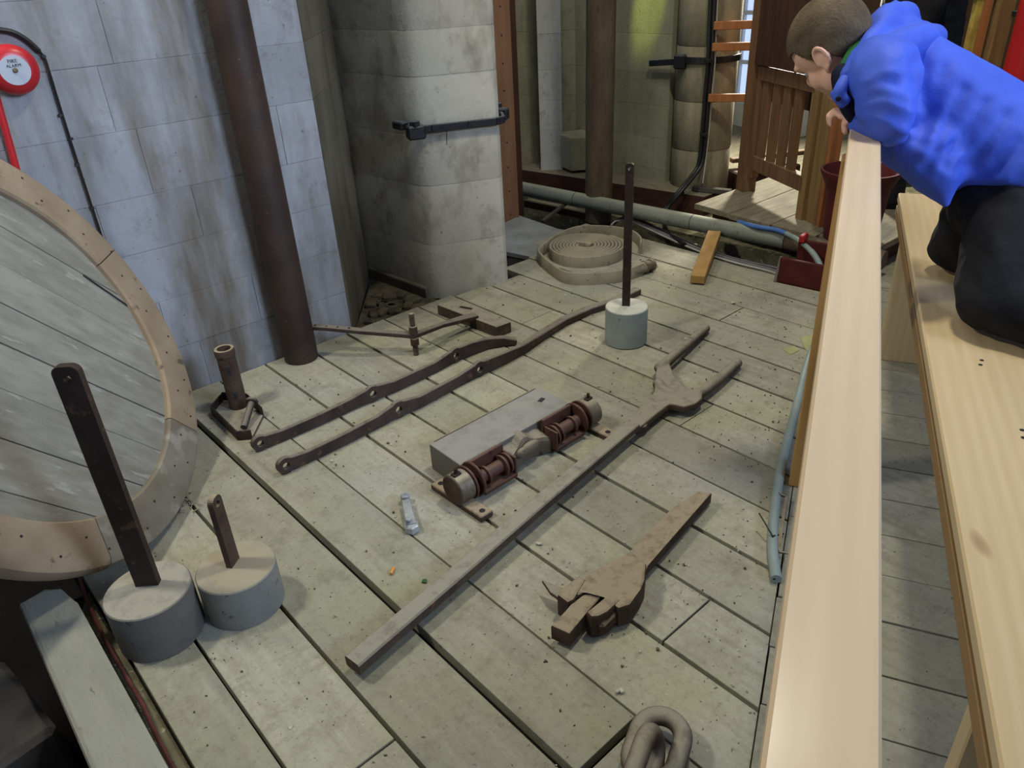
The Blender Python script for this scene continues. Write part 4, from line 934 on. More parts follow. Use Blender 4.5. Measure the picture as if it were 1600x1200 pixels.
text('lettering', 'FIRE', (ac.x, yb-0.061, ac.z+0.026), 0.015, 'ink', lb, (PI/2, 0, 0))
text('lettering', 'ALARM', (ac.x, yb-0.061, ac.z+0.013), 0.013, 'ink', lb, (PI/2, 0, 0))
wcab = thing('wall_cable', 'thin dark cable clipped in an arch on the left wall beside the alarm', 'cable', (0.6299, 2.9600, 1.0797))
WP = [V(p)+V((0, -0.006, 0)) for p in ((0.4947, 2.9600, 1.3943), (0.5433, 2.9600, 1.3848), (0.5753, 2.9600, 1.3748), (0.6038, 2.9600, 1.3521), (0.6252, 2.9600, 1.3221), (0.6374, 2.9600, 1.2964), (0.6389, 2.9600, 1.2541), (0.6370, 2.9600, 1.1640), (0.6352, 2.9600, 1.0330), (0.6347, 2.9600, 0.8992), (0.6347, 2.9600, 0.7607), (0.6355, 2.9600, 0.6169))]
b = bm_(); sp = spline(WP, 5); tube(b, sp, [0.0085 if i < 22 else 0.0045 for i in range(len(sp))], 8); mk('cable', b, 'pipe_brown' if False else 'black_cable', wcab, True)
for p in ((0.6318, 2.9550, 1.1209), (0.6392, 2.9550, 1.0434), (0.6333, 2.9550, 0.9593), (0.6347, 2.9550, 0.8078), (0.6375, 2.9550, 1.3004)):
    b = bm_(); box(b, p, (0.012, 0.012, 0.008)); mk('clip', b, 'black_cable', wcab)
b = bm_(); tube(b, [(0.4732, 2.9450, 1.2597), (0.4659, 2.9450, 1.1760), (0.4612, 2.9450, 1.1088), (0.4537, 2.9450, 1.0099), (0.4399, 2.9450, 0.8658)], 0.011, 12)
o = mk('red_conduit', b, 'red_alarm', None, True); tag(o, 'short red conduit down the left wall below the alarm bell', 'conduit')

# ================================================================ BARRIER, BENCH
def local(name, bm, m, loc, rz, parent=None, smooth=False):
    """mesh modelled along its own x so the grain follows it"""
    bmesh.ops.recalc_face_normals(bm, faces=bm.faces)
    me = bpy.data.meshes.new(name); bm.to_mesh(me); bm.free(); me.materials.append(MT[m])
    o = bpy.data.objects.new(name, me); COL.objects.link(o)
    if parent: o.parent = parent; o.location = V(loc)-WL[parent.name]
    else: o.location = loc
    o.rotation_euler = (0, 0, rz); return o
RZ = math.atan2(0.4259, 0.9048)
bar_o = (1.072, 0.4935, 0)
barrier = thing('handrail_barrier', 'pale varnished pine handrail barrier the boy leans on', 'handrail', bar_o)
b = bm_(); n = 10; R = []
for k in range(n+1):                                      # planed top board, a little wider towards the far end
    x = -1.45+2.75*k/n; w = 0.066+0.006*(x+0.9)/1.75
    R.append([b.verts.new((x, y, z)) for y, z in ((-w, 1.02), (0, 1.02), (0, 1.077), (-0.003, 1.08), (-w+0.003, 1.08), (-w, 1.074))])
for A, B in zip(R, R[1:]):
    for k in range(6): b.faces.new((A[k], A[(k+1) % 6], B[(k+1) % 6], B[k]))
b.faces.new(R[0]); b.faces.new(R[-1][::-1])
local('handrail', b, 'rail_top', bar_o, RZ, barrier)
for s in (-1.12, 0.945):
    b = bm_(); box(b, (0, 0, 0), (1.02, 0.075, 0.075), None, 0.004)
    p = local('post', b, 'rail_side', V(bar_o)+E_*s+Q_*0.029+V((0, 0, 0.51)), 0, barrier)
    p.rotation_euler = M.Rotation(RZ, 4, 'Z').to_3x3().to_euler() if False else (M.Rotation(RZ, 3, 'Z') @ M.Rotation(-PI/2, 3, 'Y')).to_euler()

BL0, BL1 = V((3.0951, 1.2022, 0.6200)), V((0.7866, 0.0511, 0.6200))
bdv = (BL0-BL1); BLen = bdv.length; BZ = math.atan2(bdv.y, bdv.x); bdv.normalize(); bnv = V((bdv.y, -bdv.x, 0))
bench = thing('pine_bench', 'long pale pine bench the boy kneels on beside the handrail', 'bench', tuple(V((BL1.x, BL1.y, 0))))
bo = (BL1.x, BL1.y, 0.62)
b = bm_(); box(b, (BLen/2-0.35, -0.17, -0.016), (BLen+0.7, 0.34, 0.032), None, 0.004); seat = local('seat', b, 'bench', bo, BZ, bench)
b = bm_(); box(b, (BLen/2-0.35, -0.020, -0.040), (BLen+0.69, 0.030, 0.012)); box(b, (BLen/2-0.35, -0.016, -0.066), (BLen+0.69, 0.030, 0.038), None, 0.002); local('apron', b, 'bench_edge', bo, BZ, bench)
for xs in (0.20, 2.36):
    b = bm_(); box(b, (0, 0, 0), (0.53, 0.30, 0.045), None, 0.003)
    p = local('leg', b, 'bench', V(bo)+bdv*xs+bnv*0.17+V((0, 0, -0.355)), 0, bench)
    p.rotation_euler = (M.Rotation(BZ, 3, 'Z') @ M.Rotation(-PI/2, 3, 'Y')).to_euler()
for p in [(1.8508, 0.4533, 0.6205), (1.8260, 0.4472, 0.6205), (1.5938, 0.2861, 0.6205), (1.5658, 0.2749, 0.6205)]:
    b = bm_(); cyl(b, p, V(p)+V((0, 0, 0.0008)), 0.0045, 12); mk('screw', b, 'ink', bench)

# ---- maroon bucket
bk = thing('fire_bucket', 'dark red flared bucket with grey sand inside, behind the handrail', 'bucket', (3.81, 1.68, 0.15))
bm0 = M.Translation((3.81, 1.68, 0.15)); RB = 0.19
b = bm_(); lathe(b, [(RB*.68, 0.0), (RB*.80, 0.27), (RB*.84, 0.275), (RB, 0.34), (RB, 0.352), (RB*.94, 0.352), (RB*.9, 0.33), (RB*.76, 0.26), (RB*.74, 0.24)], bm0, 40, True, False); mk('body', b, 'maroon', bk, True)
b = bm_(); lathe(b, [(RB*.80, 0.285), (RB*.5, 0.295), (RB*.1, 0.30)], bm0, 32); mk('sand', b, 'sand', bk, True)

# ================================================================ BOY
hF, hU = V((0.1627, 0.7216, -0.6729)), V((-0.1398, 0.6976, 0.7027))
hU = (hU-hF*hU.dot(hF)).normalized(); hL = hU.cross(hF)
Hc = V((2.0346, 1.0432, 1.2831)); hs = 1.11
HM = M(((hF.x, hL.x, hU.x, 0), (hF.y, hL.y, hU.y, 0), (hF.z, hL.z, hU.z, 0), (0, 0, 0, 1)))
def H(f, l, u): return Hc+(hF*f+hL*l+hU*u)*hs
def hell(bm, f, l, u, rf, rl, ru, rot=None): ell(bm, H(f, l, u), (rf*hs, rl*hs, ru*hs), HM @ rot if rot else HM, 20)
neck0 = V((2.0805, 0.9555, 1.2180))
SL, EL, WL_ = V((1.9501, 0.8349, 1.2105)), V((1.9047, 0.7831, 1.1289)), V((1.9968, 0.8883, 1.0918))
SR, ER, WR_ = V((2.2290, 1.0183, 1.1684)), V((2.2640, 0.9376, 1.0391)), V((2.1552, 0.9766, 1.0678))
CH, MID, LOW, HIP = V((2.1510, 0.8566, 1.1253)), V((2.1874, 0.7402, 1.0513)), V((2.2093, 0.6404, 0.9827)), V((2.2170, 0.5884, 0.9419))
KL, AL = V((2.0072, 0.5132, 0.7050)), V((1.9781, 0.3352, 0.6850))
HLp, HRp = V((2.1803, 0.5676, 0.8715)), V((2.2830, 0.6565, 0.8654))
KR = V((2.3673, 0.7300, 0.7000)); AR = KR+(AL-KL)
FL, FR = AL+(AL-KL)*0.28+V((0, 0, -0.01)), AR+(AL-KL)*0.28
b = bm_()
hell(b, -0.002, 0, 0, 0.096, 0.074, 0.086)
hell(b, 0.028, 0, -0.062, 0.060, 0.056, 0.072); hell(b, 0.058, 0, -0.110, 0.028, 0.030, 0.024)
for s in (-1, 1):
    hell(b, 0.054, s*0.034, -0.062, 0.026, 0.024, 0.030); hell(b, 0.012, s*0.046, -0.085, 0.040, 0.020, 0.034)
    er = M.Rotation(s*0.35, 4, 'Z') @ M.Rotation(-0.25, 4, 'Y')
    hell(b, -0.010, s*0.075, -0.042, 0.015, 0.006, 0.026, er); hell(b, -0.004, s*0.077, -0.064, 0.008, 0.006, 0.009)
    tube(b, spline([H(-0.010+0.017*math.cos(t)*-1, s*(0.081+0.003*math.cos(t)), -0.036+0.026*math.sin(t)) for t in [math.radians(x) for x in (200, 150, 100, 60, 20, -20, -60, -95)]], 4), 0.0052*hs, 8, round_cap=True)
hell(b, 0.084, 0, -0.008, 0.016, 0.046, 0.016); hell(b, 0.098, 0, -0.050, 0.014, 0.011, 0.016); hell(b, 0.090, 0, -0.032, 0.012, 0.009, 0.022)
hell(b, 0.083, 0, -0.084, 0.010, 0.020, 0.006); hell(b, 0.080, 0, -0.095, 0.010, 0.017, 0.006)
tube(b, [H(-0.030, 0, -0.05), H(-0.040, 0, -0.09), neck0], [0.055, 0.05, 0.056], 18, round_cap=True)
tube(b, [neck0, CH, MID, LOW, HIP], [0.075, 0.10, 0.105, 0.09, 0.07], 18, round_cap=True, sx=0.85)
for a, e, w in ((SL, EL, WL_), (SR, ER, WR_)):
    tube(b, [lerp(neck0, a, 0.6), a, e], [0.05, 0.05, 0.036], 14, round_cap=True); tube(b, [e, w], [0.036, 0.024], 14, round_cap=True)
for a, k, n_, f in ((HLp, KL, AL, FL), (HRp, KR, AR, FR)):
    tube(b, [a, k], [0.075, 0.052], 14, round_cap=True); tube(b, [k, n_], [0.050, 0.032], 14, round_cap=True); tube(b, [n_, f], [0.032, 0.026], 12, round_cap=True)
def hand(w, tgt, al, drop):
    d = (tgt-w).normalized(); s = V(al); up = V((0, 0, 1))
    ell(b, w+d*0.028, (0.030, 0.026, 0.013), rot_to(d))
    for k in range(4):
        o = s*(0.017*(1.5-k)); ln = (0.026, 0.031, 0.030, 0.023)[k]
        p0 = w+d*0.038+o*0.9; p1 = w+d*(0.046+ln)+o+up*0.004; p2 = p1+d*0.012-up*0.016*drop; p3 = p2-up*0.018*drop-d*0.004
        tube(b, [p0, p1, p2, p3], [0.0092, 0.0085, 0.008, 0.007], 10, round_cap=True)
    q0 = w+d*0.015-s*0.024; tube(b, [q0, q0+d*0.022-s*0.014, q0+d*0.042-s*0.012], [0.0105, 0.009, 0.008], 10, round_cap=True)
hand(WL_, V((2.0318, 0.9545, 1.0892)), (0.905, 0.426, 0), 1.0)
hand(WR_, V((2.1468, 1.0194, 1.0751)), (0.905, 0.426, 0), 1.0)
boy = organic('person', b, 'skin', None, 0.0042, 5)
tag(boy, 'small boy in a royal blue jacket kneeling on the bench, leaning over the handrail', 'person')
WL[boy.name] = V((0, 0, 0))
# hair: close-cropped cap
b = bm_(); g = bmesh.ops.create_uvsphere(b, u_segments=160, v_segments=110, radius=1.0)
dele = []
for f_ in b.faces:
    c = f_.calc_center_median(); f, l, u = c.x*0.1005, abs(c.y)*0.0785, c.z*0.0905
    if f > 0.045: lim = 0.024-0.10*max(0, l-0.045)
    elif f > 0.012: lim = -0.022+0.0*f
    elif f > -0.035: lim = -0.012 if f > -0.014 else (-0.012-(-0.014-f)*3.6)
    else: lim = -0.088
    if f > 0.012 and f <= 0.045: lim = -0.030+(f-0.012)*1.64
    if u < lim: dele.append(f_)
bmesh.ops.delete(b, geom=dele, context='FACES')
bmesh.ops.transform(b, matrix=M.Translation(Hc) @ HM @ M.Diagonal((0.1005*hs, 0.0785*hs, 0.0905*hs, 1)) , verts=b.verts)
r = bmesh.ops.extrude_face_region(b, geom=list(b.faces)); vs2 = [v for v in r['geom'] if isinstance(v, bmesh.types.BMVert)]
for v in vs2: v.co = Hc+(v.co-Hc)*0.95
mk('hair', b, 'hair', boy, True, 180)
for s in (-1, 1):
    b = bm_(); ell(b, H(0.074, s*0.027, -0.031), (0.010, 0.010, 0.010)); mk('eye', b, 'label_white', boy, True)
    b = bm_(); hell(b, 0.091, s*0.029, -0.010, 0.004, 0.016, 0.003); mk('eyebrow', b, 'hair', boy, True)
# jacket
rnd = random.Random(5)
wav = [(V((rnd.uniform(-1, 1), rnd.uniform(-1, 1), rnd.uniform(-1, 1))).normalized(), rnd.uniform(30, 130), rnd.uniform(0, 6.28)) for _ in range(13)]
def wrinkle(amp):
    def fn(bm2):
        bm2.normal_update()
        for v in bm2.verts:
            q = v.co+V((math.sin(v.co.z*31), math.sin(v.co.x*27+1), math.sin(v.co.y*29+2)))*0.012
            h = sum((1-2.2*abs(math.sin(q.dot(d)*f*0.6+p)))*(45/f)**0.7 for d, f, p in wav)/len(wav)*1.6
            v.co += v.normal*(amp*h)
        bmesh.ops.smooth_vert(bm2, verts=bm2.verts, factor=0.5, use_axis_x=True, use_axis_y=True, use_axis_z=True)
    return fn
b = bm_()
tube(b, spline([V((2.1135, 0.9314, 1.2032)), V((2.1407, 0.8969, 1.1678)), V((2.1609, 0.8476, 1.1246)), V((2.1898, 0.7469, 1.0630)), V((2.2090, 0.6667, 1.0179)), V((2.2005, 0.6217, 0.9678)), V((2.1525, 0.6043, 0.9092))], 4),
     [.11, .12, .13, .14, .145, .15, .154, .156, .158, .160, .162, .163, .163, .163, .162, .161, .160, .156, .150, .144, .138, .132, .125, .115, .105], 30, sx=0.84)
ell(b, V((2.2527, 0.6228, 1.0091)), (0.15, 0.15, 0.13)); ell(b, V((2.2053, 0.5692, 0.9841)), (0.10, 0.13, 0.09))
ell(b, lerp(SL, SR, 0.5), (0.11, 0.11, 0.10))
tube(b, spline([lerp(neck0, SL, 0.55), SL, lerp(SL, EL, 0.5), EL], 4), [.088, .088, .088, .087, .086, .085, .082, .080, .077, .074, .071, .069, .067], 20, round_cap=True)
tube(b, spline([EL, lerp(EL, WL_, 0.5), WL_+(WL_-EL).normalized()*0.010], 4), [.066, .064, .061, .058, .055, .052, .049, .046, .044], 20, round_cap=True)
tube(b, [lerp(neck0, SR, 0.5), SR, ER], [.08, .08, .062], 18, round_cap=True); tube(b, [ER, WR_], [.060, .042], 18, round_cap=True)
tube(b, [V((2.0650, 0.7472, 1.0211)), V((2.0602, 0.7033, 0.9565)), V((2.0517, 0.6779, 0.9124))], [.085, .060, .018], 14, round_cap=True)
FOLDS = []
for pts, a_, s_ in (([(1.7856, 0.8108, 1.1916), (1.8186, 0.7905, 1.2023), (1.8443, 0.7595, 1.1903), (1.8647, 0.7353, 1.1812)], .010, .012), ([(1.7719, 0.8059, 1.1693), (1.8124, 0.7769, 1.1769), (1.8425, 0.7382, 1.1595), (1.8596, 0.7189, 1.1532)], .011, .012), ([(1.7750, 0.8038, 1.1497), (1.8030, 0.7746, 1.1426), (1.8257, 0.7406, 1.1230), (1.8419, 0.7201, 1.1141)], .010, .011), ([(1.8193, 0.8281, 1.2132), (1.8558, 0.8105, 1.2317), (1.8839, 0.7851, 1.2298)], .008, .013),
                ([(1.9504, 0.7715, 1.2475), (1.9366, 0.7507, 1.2035), (1.9122, 0.7239, 1.1392), (1.8853, 0.7150, 1.0961)], -.016, .020),
                ([(2.0725, 0.7038, 1.1751), (2.0256, 0.7058, 1.1236), (1.9720, 0.7017, 1.0562)], -.010, .014), ([(2.0894, 0.6561, 1.1506), (2.0248, 0.6622, 1.0843), (1.9670, 0.6662, 1.0229)], -.011, .014), ([(2.1074, 0.6106, 1.1202), (2.0463, 0.6197, 1.0620), (1.9785, 0.6390, 1.0096)], -.010, .014), ([(2.0585, 0.7530, 1.2252), (2.0173, 0.7438, 1.1651), (1.9806, 0.7263, 1.0993)], -.009, .016), ([(2.1223, 0.5758, 1.0599), (2.0550, 0.5962, 1.0097), (1.9943, 0.6228, 0.9755)], -.007, .016),
                ([(1.9255, 0.6998, 1.0202), (1.9612, 0.6856, 1.0423), (2.0003, 0.6683, 1.0642)], -.012, .012)):
    FOLDS.append((spline(pts, 18), a_, s_))
EYE = V((0, 0, 1.5))
def jacket_folds(bm2):
    bm2.normal_update(); mv = []
    FD = [([(p-EYE).normalized() for p in P], a_, s_, (P[len(P)//2]-EYE).normalized()) for P, a_, s_ in FOLDS]
    for v in bm2.verts:
        h = 0.0; r_ = v.co-EYE; L = r_.length; r_ /= L
        for P, a_, s_, mid in FD:
            if (r_-mid).length > 0.13: continue
            d = min((r_-p).length for p in P)*L; h += a_*math.exp(-(d/s_)**2)
        mv.append(h)
    for v, h in zip(list(bm2.verts), mv): v.co += v.normal*h
    wrinkle(0.005)(bm2)
    for _ in range(2): bmesh.ops.smooth_vert(bm2, verts=bm2.verts, factor=0.5, use_axis_x=True, use_axis_y=True, use_axis_z=True)
jk = organic('jacket', b, 'jacket', boy, 0.0075, 7, jacket_folds)
b = bm_()                                                   # hood thrown back behind the neck
tube(b, spline([V((1.9335, 0.9283, 1.1949)), V((1.9470, 0.9163, 1.2350)), V((2.0156, 0.9189, 1.2769)), V((2.1296, 0.9365, 1.3102)), V((2.2521, 0.9562, 1.3152)), V((2.3359, 0.9838, 1.2862))], 5), [.022+.0009*k for k in range(26)], 16, round_cap=True)
tube(b, [V((2.1105, 0.9409, 1.2940)), V((2.1650, 0.9496, 1.3279)), V((2.1943, 0.9578, 1.3525))], [.05, .038, .012], 14, round_cap=True)
tube(b, spline([V((1.9609, 0.8995, 1.2285)), V((2.0114, 0.8765, 1.2559)), V((2.1116, 0.8614, 1.2696)), V((2.2257, 0.8657, 1.2647)), V((2.3450, 0.9078, 1.2554))], 5), [.028, .03, .032, .034, .036, .038, .040, .042, .043, .044, .044, .044, .044, .044, .043, .042, .041, .04, .04, .04, .04], 16, round_cap=True)
tube(b, [V((2.1470, 0.9205, 1.2883)), V((2.2535, 0.9004, 1.2825))], [.045, .03], 14, round_cap=True)
organic('hood', b, 'jacket', jk, 0.006, 4, wrinkle(0.006))
b = bm_()
tube(b, spline([V((1.8927, 0.9187, 1.1654)), V((1.8955, 0.9215, 1.1826)), V((1.9167, 0.9240, 1.2002))], 4), [.016]*9, 12, round_cap=True); box(b, (1.8939, 0.9177, 1.1654), (0.035, 0.02, 0.05), HM, 0.006)
organic('collar_tab', b, 'jacket', jk, 0.004, 3)
b = bm_(); sweep(b, spline([V((1.9544, 0.9462, 1.2268)), V((1.9779, 0.9436, 1.2566)), V((2.0323, 0.9459, 1.2920)), V((2.1236, 0.9634, 1.3191))], 5), 0.030, 0.010); tube(b, spline([V((1.9551, 0.9471, 1.2207)), V((1.9787, 0.9451, 1.2535)), V((2.0354, 0.9484, 1.2887)), V((2.1279, 0.9670, 1.3187))], 5), 0.011, 10)
mk('collar_lining', b, 'green', jk, True)
b = bm_(); tube(b, spline([V((1.9553, 0.9480, 1.2058)), V((1.9473, 0.9319, 1.1750)), V((1.9661, 0.9137, 1.1313)), V((2.0022, 0.9083, 1.1047))], 4), [.03]*13, 14, round_cap=True); mk('front_lining', b, 'jacket_dark', jk, True)
b = bm_(); cyl(b, (1.8751, 0.9113, 1.1655), V((1.8751, 0.9113, 1.1655))+hL*0.006, 0.006, 14); mk('popper', b, 'jacket_dark', jk)
b = bm_(); tube(b, [V((2.0179, 0.9106, 1.0750))-(WL_-EL).normalized()*0.002, V((2.0233, 0.9198, 1.0732))], 0.030, 18); mk('cuff', b, 'jacket_dark', jk, True)
# trousers
b = bm_()
tube(b, spline([HLp+V((0, 0, 0.03)), lerp(HLp, KL, 0.5), KL], 5), [.100, .100, .099, .098, .096, .094, .092, .089, .086, .083, .080], 20, round_cap=True)
tube(b, spline([KL, lerp(KL, AL, 0.5), AL], 4), [.078, .076, .074, .071, .068, .065, .062, .059, .056], 18, round_cap=True)
tube(b, spline([HRp+V((0, 0, 0.03)), lerp(HRp, KR, 0.5), KR], 4), [.098, .096, .094, .091, .088, .084, .080, .077, .075], 20, round_cap=True)
tube(b, [KR, AR], [.075, .056], 18, round_cap=True)
ell(b, lerp(HLp, HRp, 0.5)+V((0, 0, 0.03)), (0.15, 0.13, 0.13)); ell(b, V((2.2232, 0.5909, 0.9321)), (0.11, 0.10, 0.09))
organic('trousers', b, 'trousers', boy, 0.0075, 5, wrinkle(0.008))
for a, f in ((AL, FL), (AR, FR)):
    b = bm_(); d = (f-a).normalized(); tube(b, [a+d*0.02, lerp(a, f, .5), f+d*0.02], [.045, .046, .036], 14, round_cap=True); mk('shoe', b, 'shoe', boy, True)

# ================================================================ ADULT IN BLACK
ap = V((4.5178, 1.8236, 1.0264)); ax_, ay_ = ap.x, ap.y
fa = V((-0.43, 0.90, 0)); sa = V((-0.90, -0.43, 0)); z0 = 0.118
def A(f, s, z): return V((ax_, ay_, z0))+fa*f+sa*s+V((0, 0, z))
b = bm_()
ell(b, A(0.02, 0, 1.56), (0.095, 0.078, 0.115), rot_to(fa)); ell(b, A(0.05, 0, 1.49), (0.06, 0.06, 0.07), rot_to(fa)); ell(b, A(0.115, 0, 1.535), (0.018, 0.012, 0.02), rot_to(fa))
for s in (-1, 1): ell(b, A(0.0, s*0.08, 1.545), (0.02, 0.008, 0.03), rot_to(fa))
tube(b, [A(0, 0, 1.5), A(-0.01, 0, 1.40)], [.055, .06], 16, round_cap=True)
tube(b, [A(0, 0, 1.36), A(0, 0, 1.1), A(0, 0, 0.88)], [.13, .13, .14], 18, round_cap=True)
for s in (-1, 1):
    tube(b, [A(0, s*0.17, 1.34), A(-0.02, s*0.24, 1.08), A(0.04, s*0.23, 0.84)], [.055, .045, .03], 12, round_cap=True)
    ell(b, A(0.06, s*0.23, 0.78), (0.03, 0.016, 0.045), rot_to(fa))
    for k in range(4): tube(b, [A(0.035+0.017*k, s*0.23, 0.75), A(0.035+0.017*k, s*0.225, 0.705), A(0.04+0.016*k, s*0.215, 0.675+0.006*abs(k-1.4))], [.009, .008, .007], 8, round_cap=True)
    tube(b, [A(0.085, s*0.225, 0.79), A(0.105, s*0.215, 0.755), A(0.105, s*0.21, 0.73)], [.010, .009, .008], 8, round_cap=True)
    tube(b, [A(0, s*0.09, 0.88), A(0, s*0.10, 0.48), A(-0.02, s*0.10, 0.07)], [.09, .06, .04], 14, round_cap=True); tube(b, [A(-0.02, s*0.10, 0.04), A(0.13, s*0.11, 0.03)], [.035, .028], 10, round_cap=True)
ad = organic('person', b, 'skin', None, 0.009, 4); tag(ad, 'adult in a black coat standing behind the boy, head out of frame', 'person'); WL[ad.name] = V((0, 0, 0))
b = bm_(); tube(b, [A(0, 0, 1.42), A(0, 0, 1.32), A(0, 0, 1.1), A(0, 0, 0.72)], [.09, .18, .185, .20], 24, sx=1.15); ell(b, A(0, 0, 1.34), (0.15, 0.25, 0.10), rot_to(fa))
for s in (-1, 1): tube(b, [A(0, s*0.18, 1.34), A(-0.02, s*0.25, 1.08), A(0.04, s*0.235, 0.82)], [.085, .075, .055], 14, round_cap=True)
organic('coat', b, 'coat', ad, 0.012, 4, wrinkle(0.012))
b = bm_()
for s in (-1, 1): tube(b, [A(0, s*0.09, 0.85), A(0, s*0.10, 0.48), A(-0.02, s*0.10, 0.06)], [.11, .09, .075], 16, round_cap=False)
organic('trousers', b, 'trousers', ad, 0.012, 4, wrinkle(0.008))
for s in (-1, 1):
    b = bm_(); tube(b, [A(-0.05, s*0.10, 0.045), A(0.05, s*0.105, 0.05), A(0.15, s*0.11, 0.035)], [.045, .048, .035], 12, round_cap=True); mk('shoe', b, 'shoe', ad, True)
b = bm_(); ell(b, A(-0.008, 0, 1.585), (0.105, 0.088, 0.10), rot_to(fa)); mk('hair', b, 'hair', ad, True)

# ================================================================ STAND AND EXTINGUISHER (right edge)
sp0 = V((3.8051, 1.2121, 1.1108)); sx_, sy_ = sp0.x, sp0.y; rr_ = V((0.74, -0.67, 0)).normalized(); ff_ = V((0.67, 0.74, 0)).normalized()
wd_ = thing('wooden_stand', 'brown timber stand with a flaking yellow upright beside the extinguisher', 'stand', (sx_, sy_, 0.0))
def upr(name, s, z0, z1, w, d, m, t=0.0):
    b = bm_(); c = V((sx_, sy_, 0))+rr_*s+ff_*t
    q = [c-rr_*w/2-ff_*d/2, c+rr_*w/2-ff_*d/2, c+rr_*w/2+ff_*d/2, c-rr_*w/2+ff_*d/2]; prism(b, q, z0, z1, 0.004); return mk(name, b, m, wd_)
upr('post', 0.0, 0.0, 2.0, 0.056, 0.06, 'oak_light'); 
upr('upright', -0.060, 0.0, 1.262, 0.036, 0.04, 'orange_wood', 0.03); upr('yellow_upright', -0.092, 1.02, 1.262, 0.024, 0.036, 'yellow_paint', 0.03)
b = bm_(); c = V((sx_, sy_, 1.305)); bar(b, c-rr_*0.16+ff_*0.03, c-rr_*0.03+ff_*0.03, 0.05, 0.075, 0.003); mk('cross_rail', b, 'oak', wd_)
b = bm_(); c = V((sx_, sy_, 0.62)); bar(b, c+rr_*0.03, c+rr_*0.5, 0.03, 0.5, 0.003); mk('lower_panel', b, 'oak_dark', wd_)
ec = V((sx_, sy_, 0))+rr_*0.080-ff_*0.125; zb = 0.955
ex_ = thing('fire_extinguisher', 'red fire extinguisher with black base ring hanging at the right edge', 'extinguisher', (ec.x, ec.y, zb))
b = bm_(); lathe(b, [(0.070, 0.0), (0.082, 0.012), (0.083, 0.03), (0.083, 0.42), (0.075, 0.46), (0.05, 0.49), (0.025, 0.505), (0.022, 0.53)], M.Translation((ec.x, ec.y, zb)), 36); mk('cylinder', b, 'red_paint', ex_, True)
b = bm_(); lathe(b, [(0.079, -0.045), (0.079, 0.004), (0.072, 0.004), (0.072, -0.045), (0.079, -0.045)], M.Translation((ec.x, ec.y, zb)), 36, False, False); mk('base_ring', b, 'black_cable', ex_, True)
b = bm_(); tube(b, spline([ec+V((0, 0, zb+0.53)), ec-ff_*0.06-rr_*0.05+V((0, 0, zb+0.5)), ec-ff_*0.094-rr_*0.012+V((0, 0, zb+0.38)), ec-ff_*0.094-rr_*0.010+V((0, 0, zb+0.07))], 6), 0.009, 10); hz = mk('hose', b, 'black_cable', ex_, True)
b = bm_(); c = ec-ff_*0.094-rr_*0.010; cyl(b, c+V((0, 0, zb+0.045)), c+V((0, 0, zb+0.075)), 0.007, 12); mk('nozzle', b, 'galv', hz)
b = bm_(); box(b, ec+V((0, 0, zb+0.55)), (0.10, 0.03, 0.02), rot_to(rr_), 0.004); cyl(b, ec+V((0, 0, zb+0.525)), ec+V((0, 0, zb+0.56)), 0.02, 14); mk('handle', b, 'black_cable', ex_)
b = bm_(); c = ec+ff_*0.065-rr_*0.03+V((0, 0, zb+0.25)); box(b, c, (0.06, 0.075, 0.02), rot_to(rr_), 0.002); mk('wall_bracket', b, 'black_iron', ex_)

# ================================================================ LITTER ON THE BOARDS
rl = random.Random(3)
def flake(bm, x, y, s, z=0.0015):
    n = rl.choice((3, 4, 5)); a0 = rl.uniform(0, 6); k_ = rl.uniform(.25, 1)
    pts = []
    for k in range(n):
        a = a0+2*PI*k/n; q = s*rl.uniform(.6, 1.1); u, w = math.cos(a)*q, math.sin(a)*q*k_; pts.append((x+u*math.cos(a0)-w*math.sin(a0), y+u*math.sin(a0)+w*math.cos(a0)))
    try: prism(bm, pts, z-0.002, z+rl.uniform(0.001, 0.003))
    except ValueError: pass
for name, m, N, smin, smax, lab in (('dark_flakes', 'debris', 360, .0012, .0046, 'dark flakes and crumbs of dirt scattered over the old floorboards'), ('pale_flakes', 'pale_chip', 150, .0012, .004, 'pale specks of plaster scattered over the old floorboards')):
    b = bm_(); i = 0
    while i < N:
        x, y = rl.uniform(0.15, 3.4), rl.uniform(0.2, 2.93)
        if y < ys(x)+0.02: continue
        if math.hypot(x-0.172, y-1.72) < .12 or math.hypot(x-0.384, y-1.672) < .115 or math.hypot(x-2.342, y-1.942) < .10: continue
        if 1.05 < x < 1.8 and 1.45 < y < 1.85: continue
        flake(b, x, y, rl.uniform(smin, smax)*rl.choice((1, 1, 1, 1.8))); i += 1
    for k in range(N//3):                                 # more lies on the right, near the barrier
        x = rl.uniform(1.0, 3.4); y = ys(x)+abs(rl.gauss(0, .35))+.03; flake(b, x, min(y, 2.5), rl.uniform(smin, smax))
    o = mk(name, b, m); tag(o, lab, 'litter', kind='stuff')
b = bm_(); p = V((0.7696, 1.4644, 0.0060)); cyl(b, p-V((.010, .008, 0)), p+V((.010, .008, 0)), 0.0045, 12)
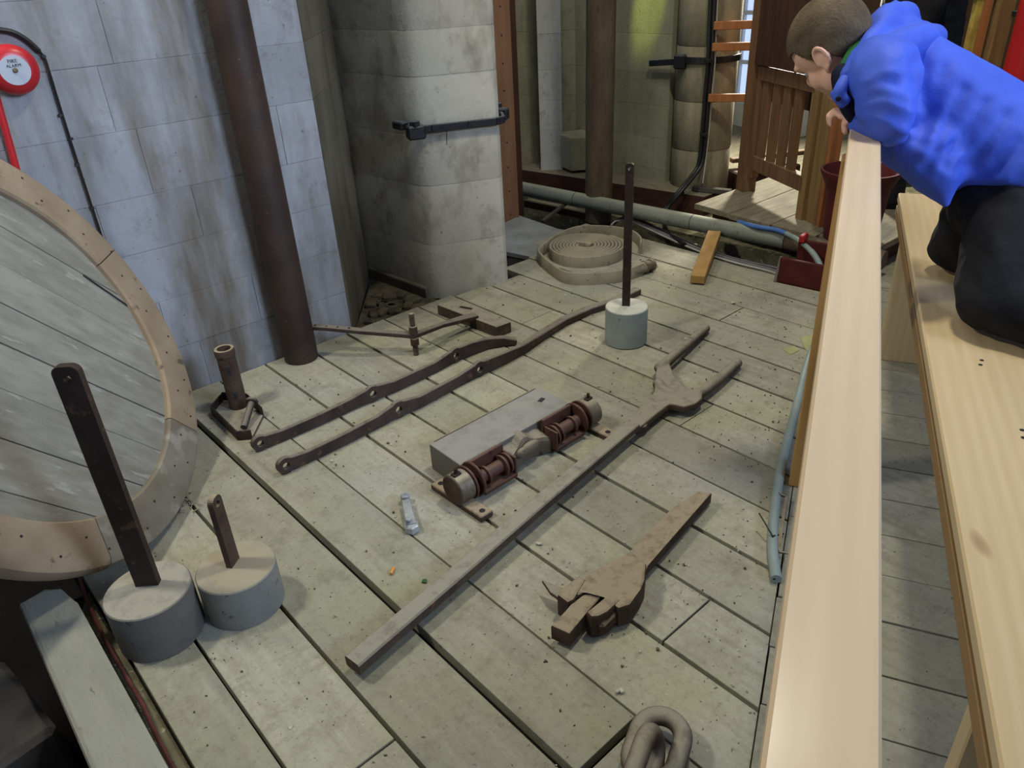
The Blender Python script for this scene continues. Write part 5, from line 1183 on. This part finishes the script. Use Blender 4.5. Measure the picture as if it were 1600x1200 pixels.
o = mk('cigarette_end', b, 'butt', None, True); tag(o, 'orange cigarette end on the boards below the small pale bracket', 'cigarette end')
b = bm_(); p = (0.8120, 1.3701, 0.0000); flake(b, p[0], p[1], 0.010, 0.004); o = mk('scrap', b, 'green_bit'); tag(o, 'tiny green scrap beside the long forked bar', 'scrap')
for pp, s, lab in (((1.1425, 1.2529, 0.0000), .008, 'small white lump on the boards between forked bar and clevis strap'), ((0.9220, 0.7534, 0.0000), .009, 'white chip on the boards just above the chain links'), ((0.9336, 2.0747, 0.0000), .007, 'white chip beside the longer forged lever'), ((3.5387, 2.4307, 0.0000), .022, 'white crumpled scrap beside the pine offcut'), ((2.9883, 1.8179, 0.0000), .012, 'pale wood chip on the boards below the maroon cradle')):
    b = bm_(); p = V(pp)
    for k in range(3): ell(b, p+V((rl.uniform(-s, s)*.6, rl.uniform(-s, s)*.6, s*.45)), (s*.6, s*.5, s*.45), None, 8)
    o = mk('chip', b, 'pale_chip'); tag(o, lab, 'chip')
for P, lab in (([(2.7172, 1.3991, 0.0000), (2.7757, 1.3795, 0.0000), (2.7543, 1.3406, 0.0000), (2.6932, 1.3465, 0.0000)], 'pale dry leaf-like paper scrap lying flat near the barrier'), ([(2.8710, 1.4040, 0.0000), (2.9279, 1.3695, 0.0000), (2.7594, 1.2913, 0.0000), (2.7843, 1.3342, 0.0000)], 'pale yellow paper scrap against the foot of the barrier')):
    b = bm_(); prism(b, P, 0.001, 0.0035); o = mk('paper_scrap', b, 'leaf_paper'); tag(o, lab, 'scrap')
b = bm_()
for k in range(26):
    p = V((0.4694, 2.1912, 0.0000))+V((rl.uniform(-.03, .03), rl.uniform(-.05, .05), 0.004)); d = V((rl.uniform(-1, 1), rl.uniform(-1, 1), rl.uniform(0, .25)))*0.022
    tube(b, [p-d*.5, p+d*.5+V((0, 0, .003))], 0.0015, 5)
o = mk('straw_wisp', b, 'canvas'); tag(o, 'wisp of dry straw under the edge of the wooden disc', 'straw', kind='stuff')
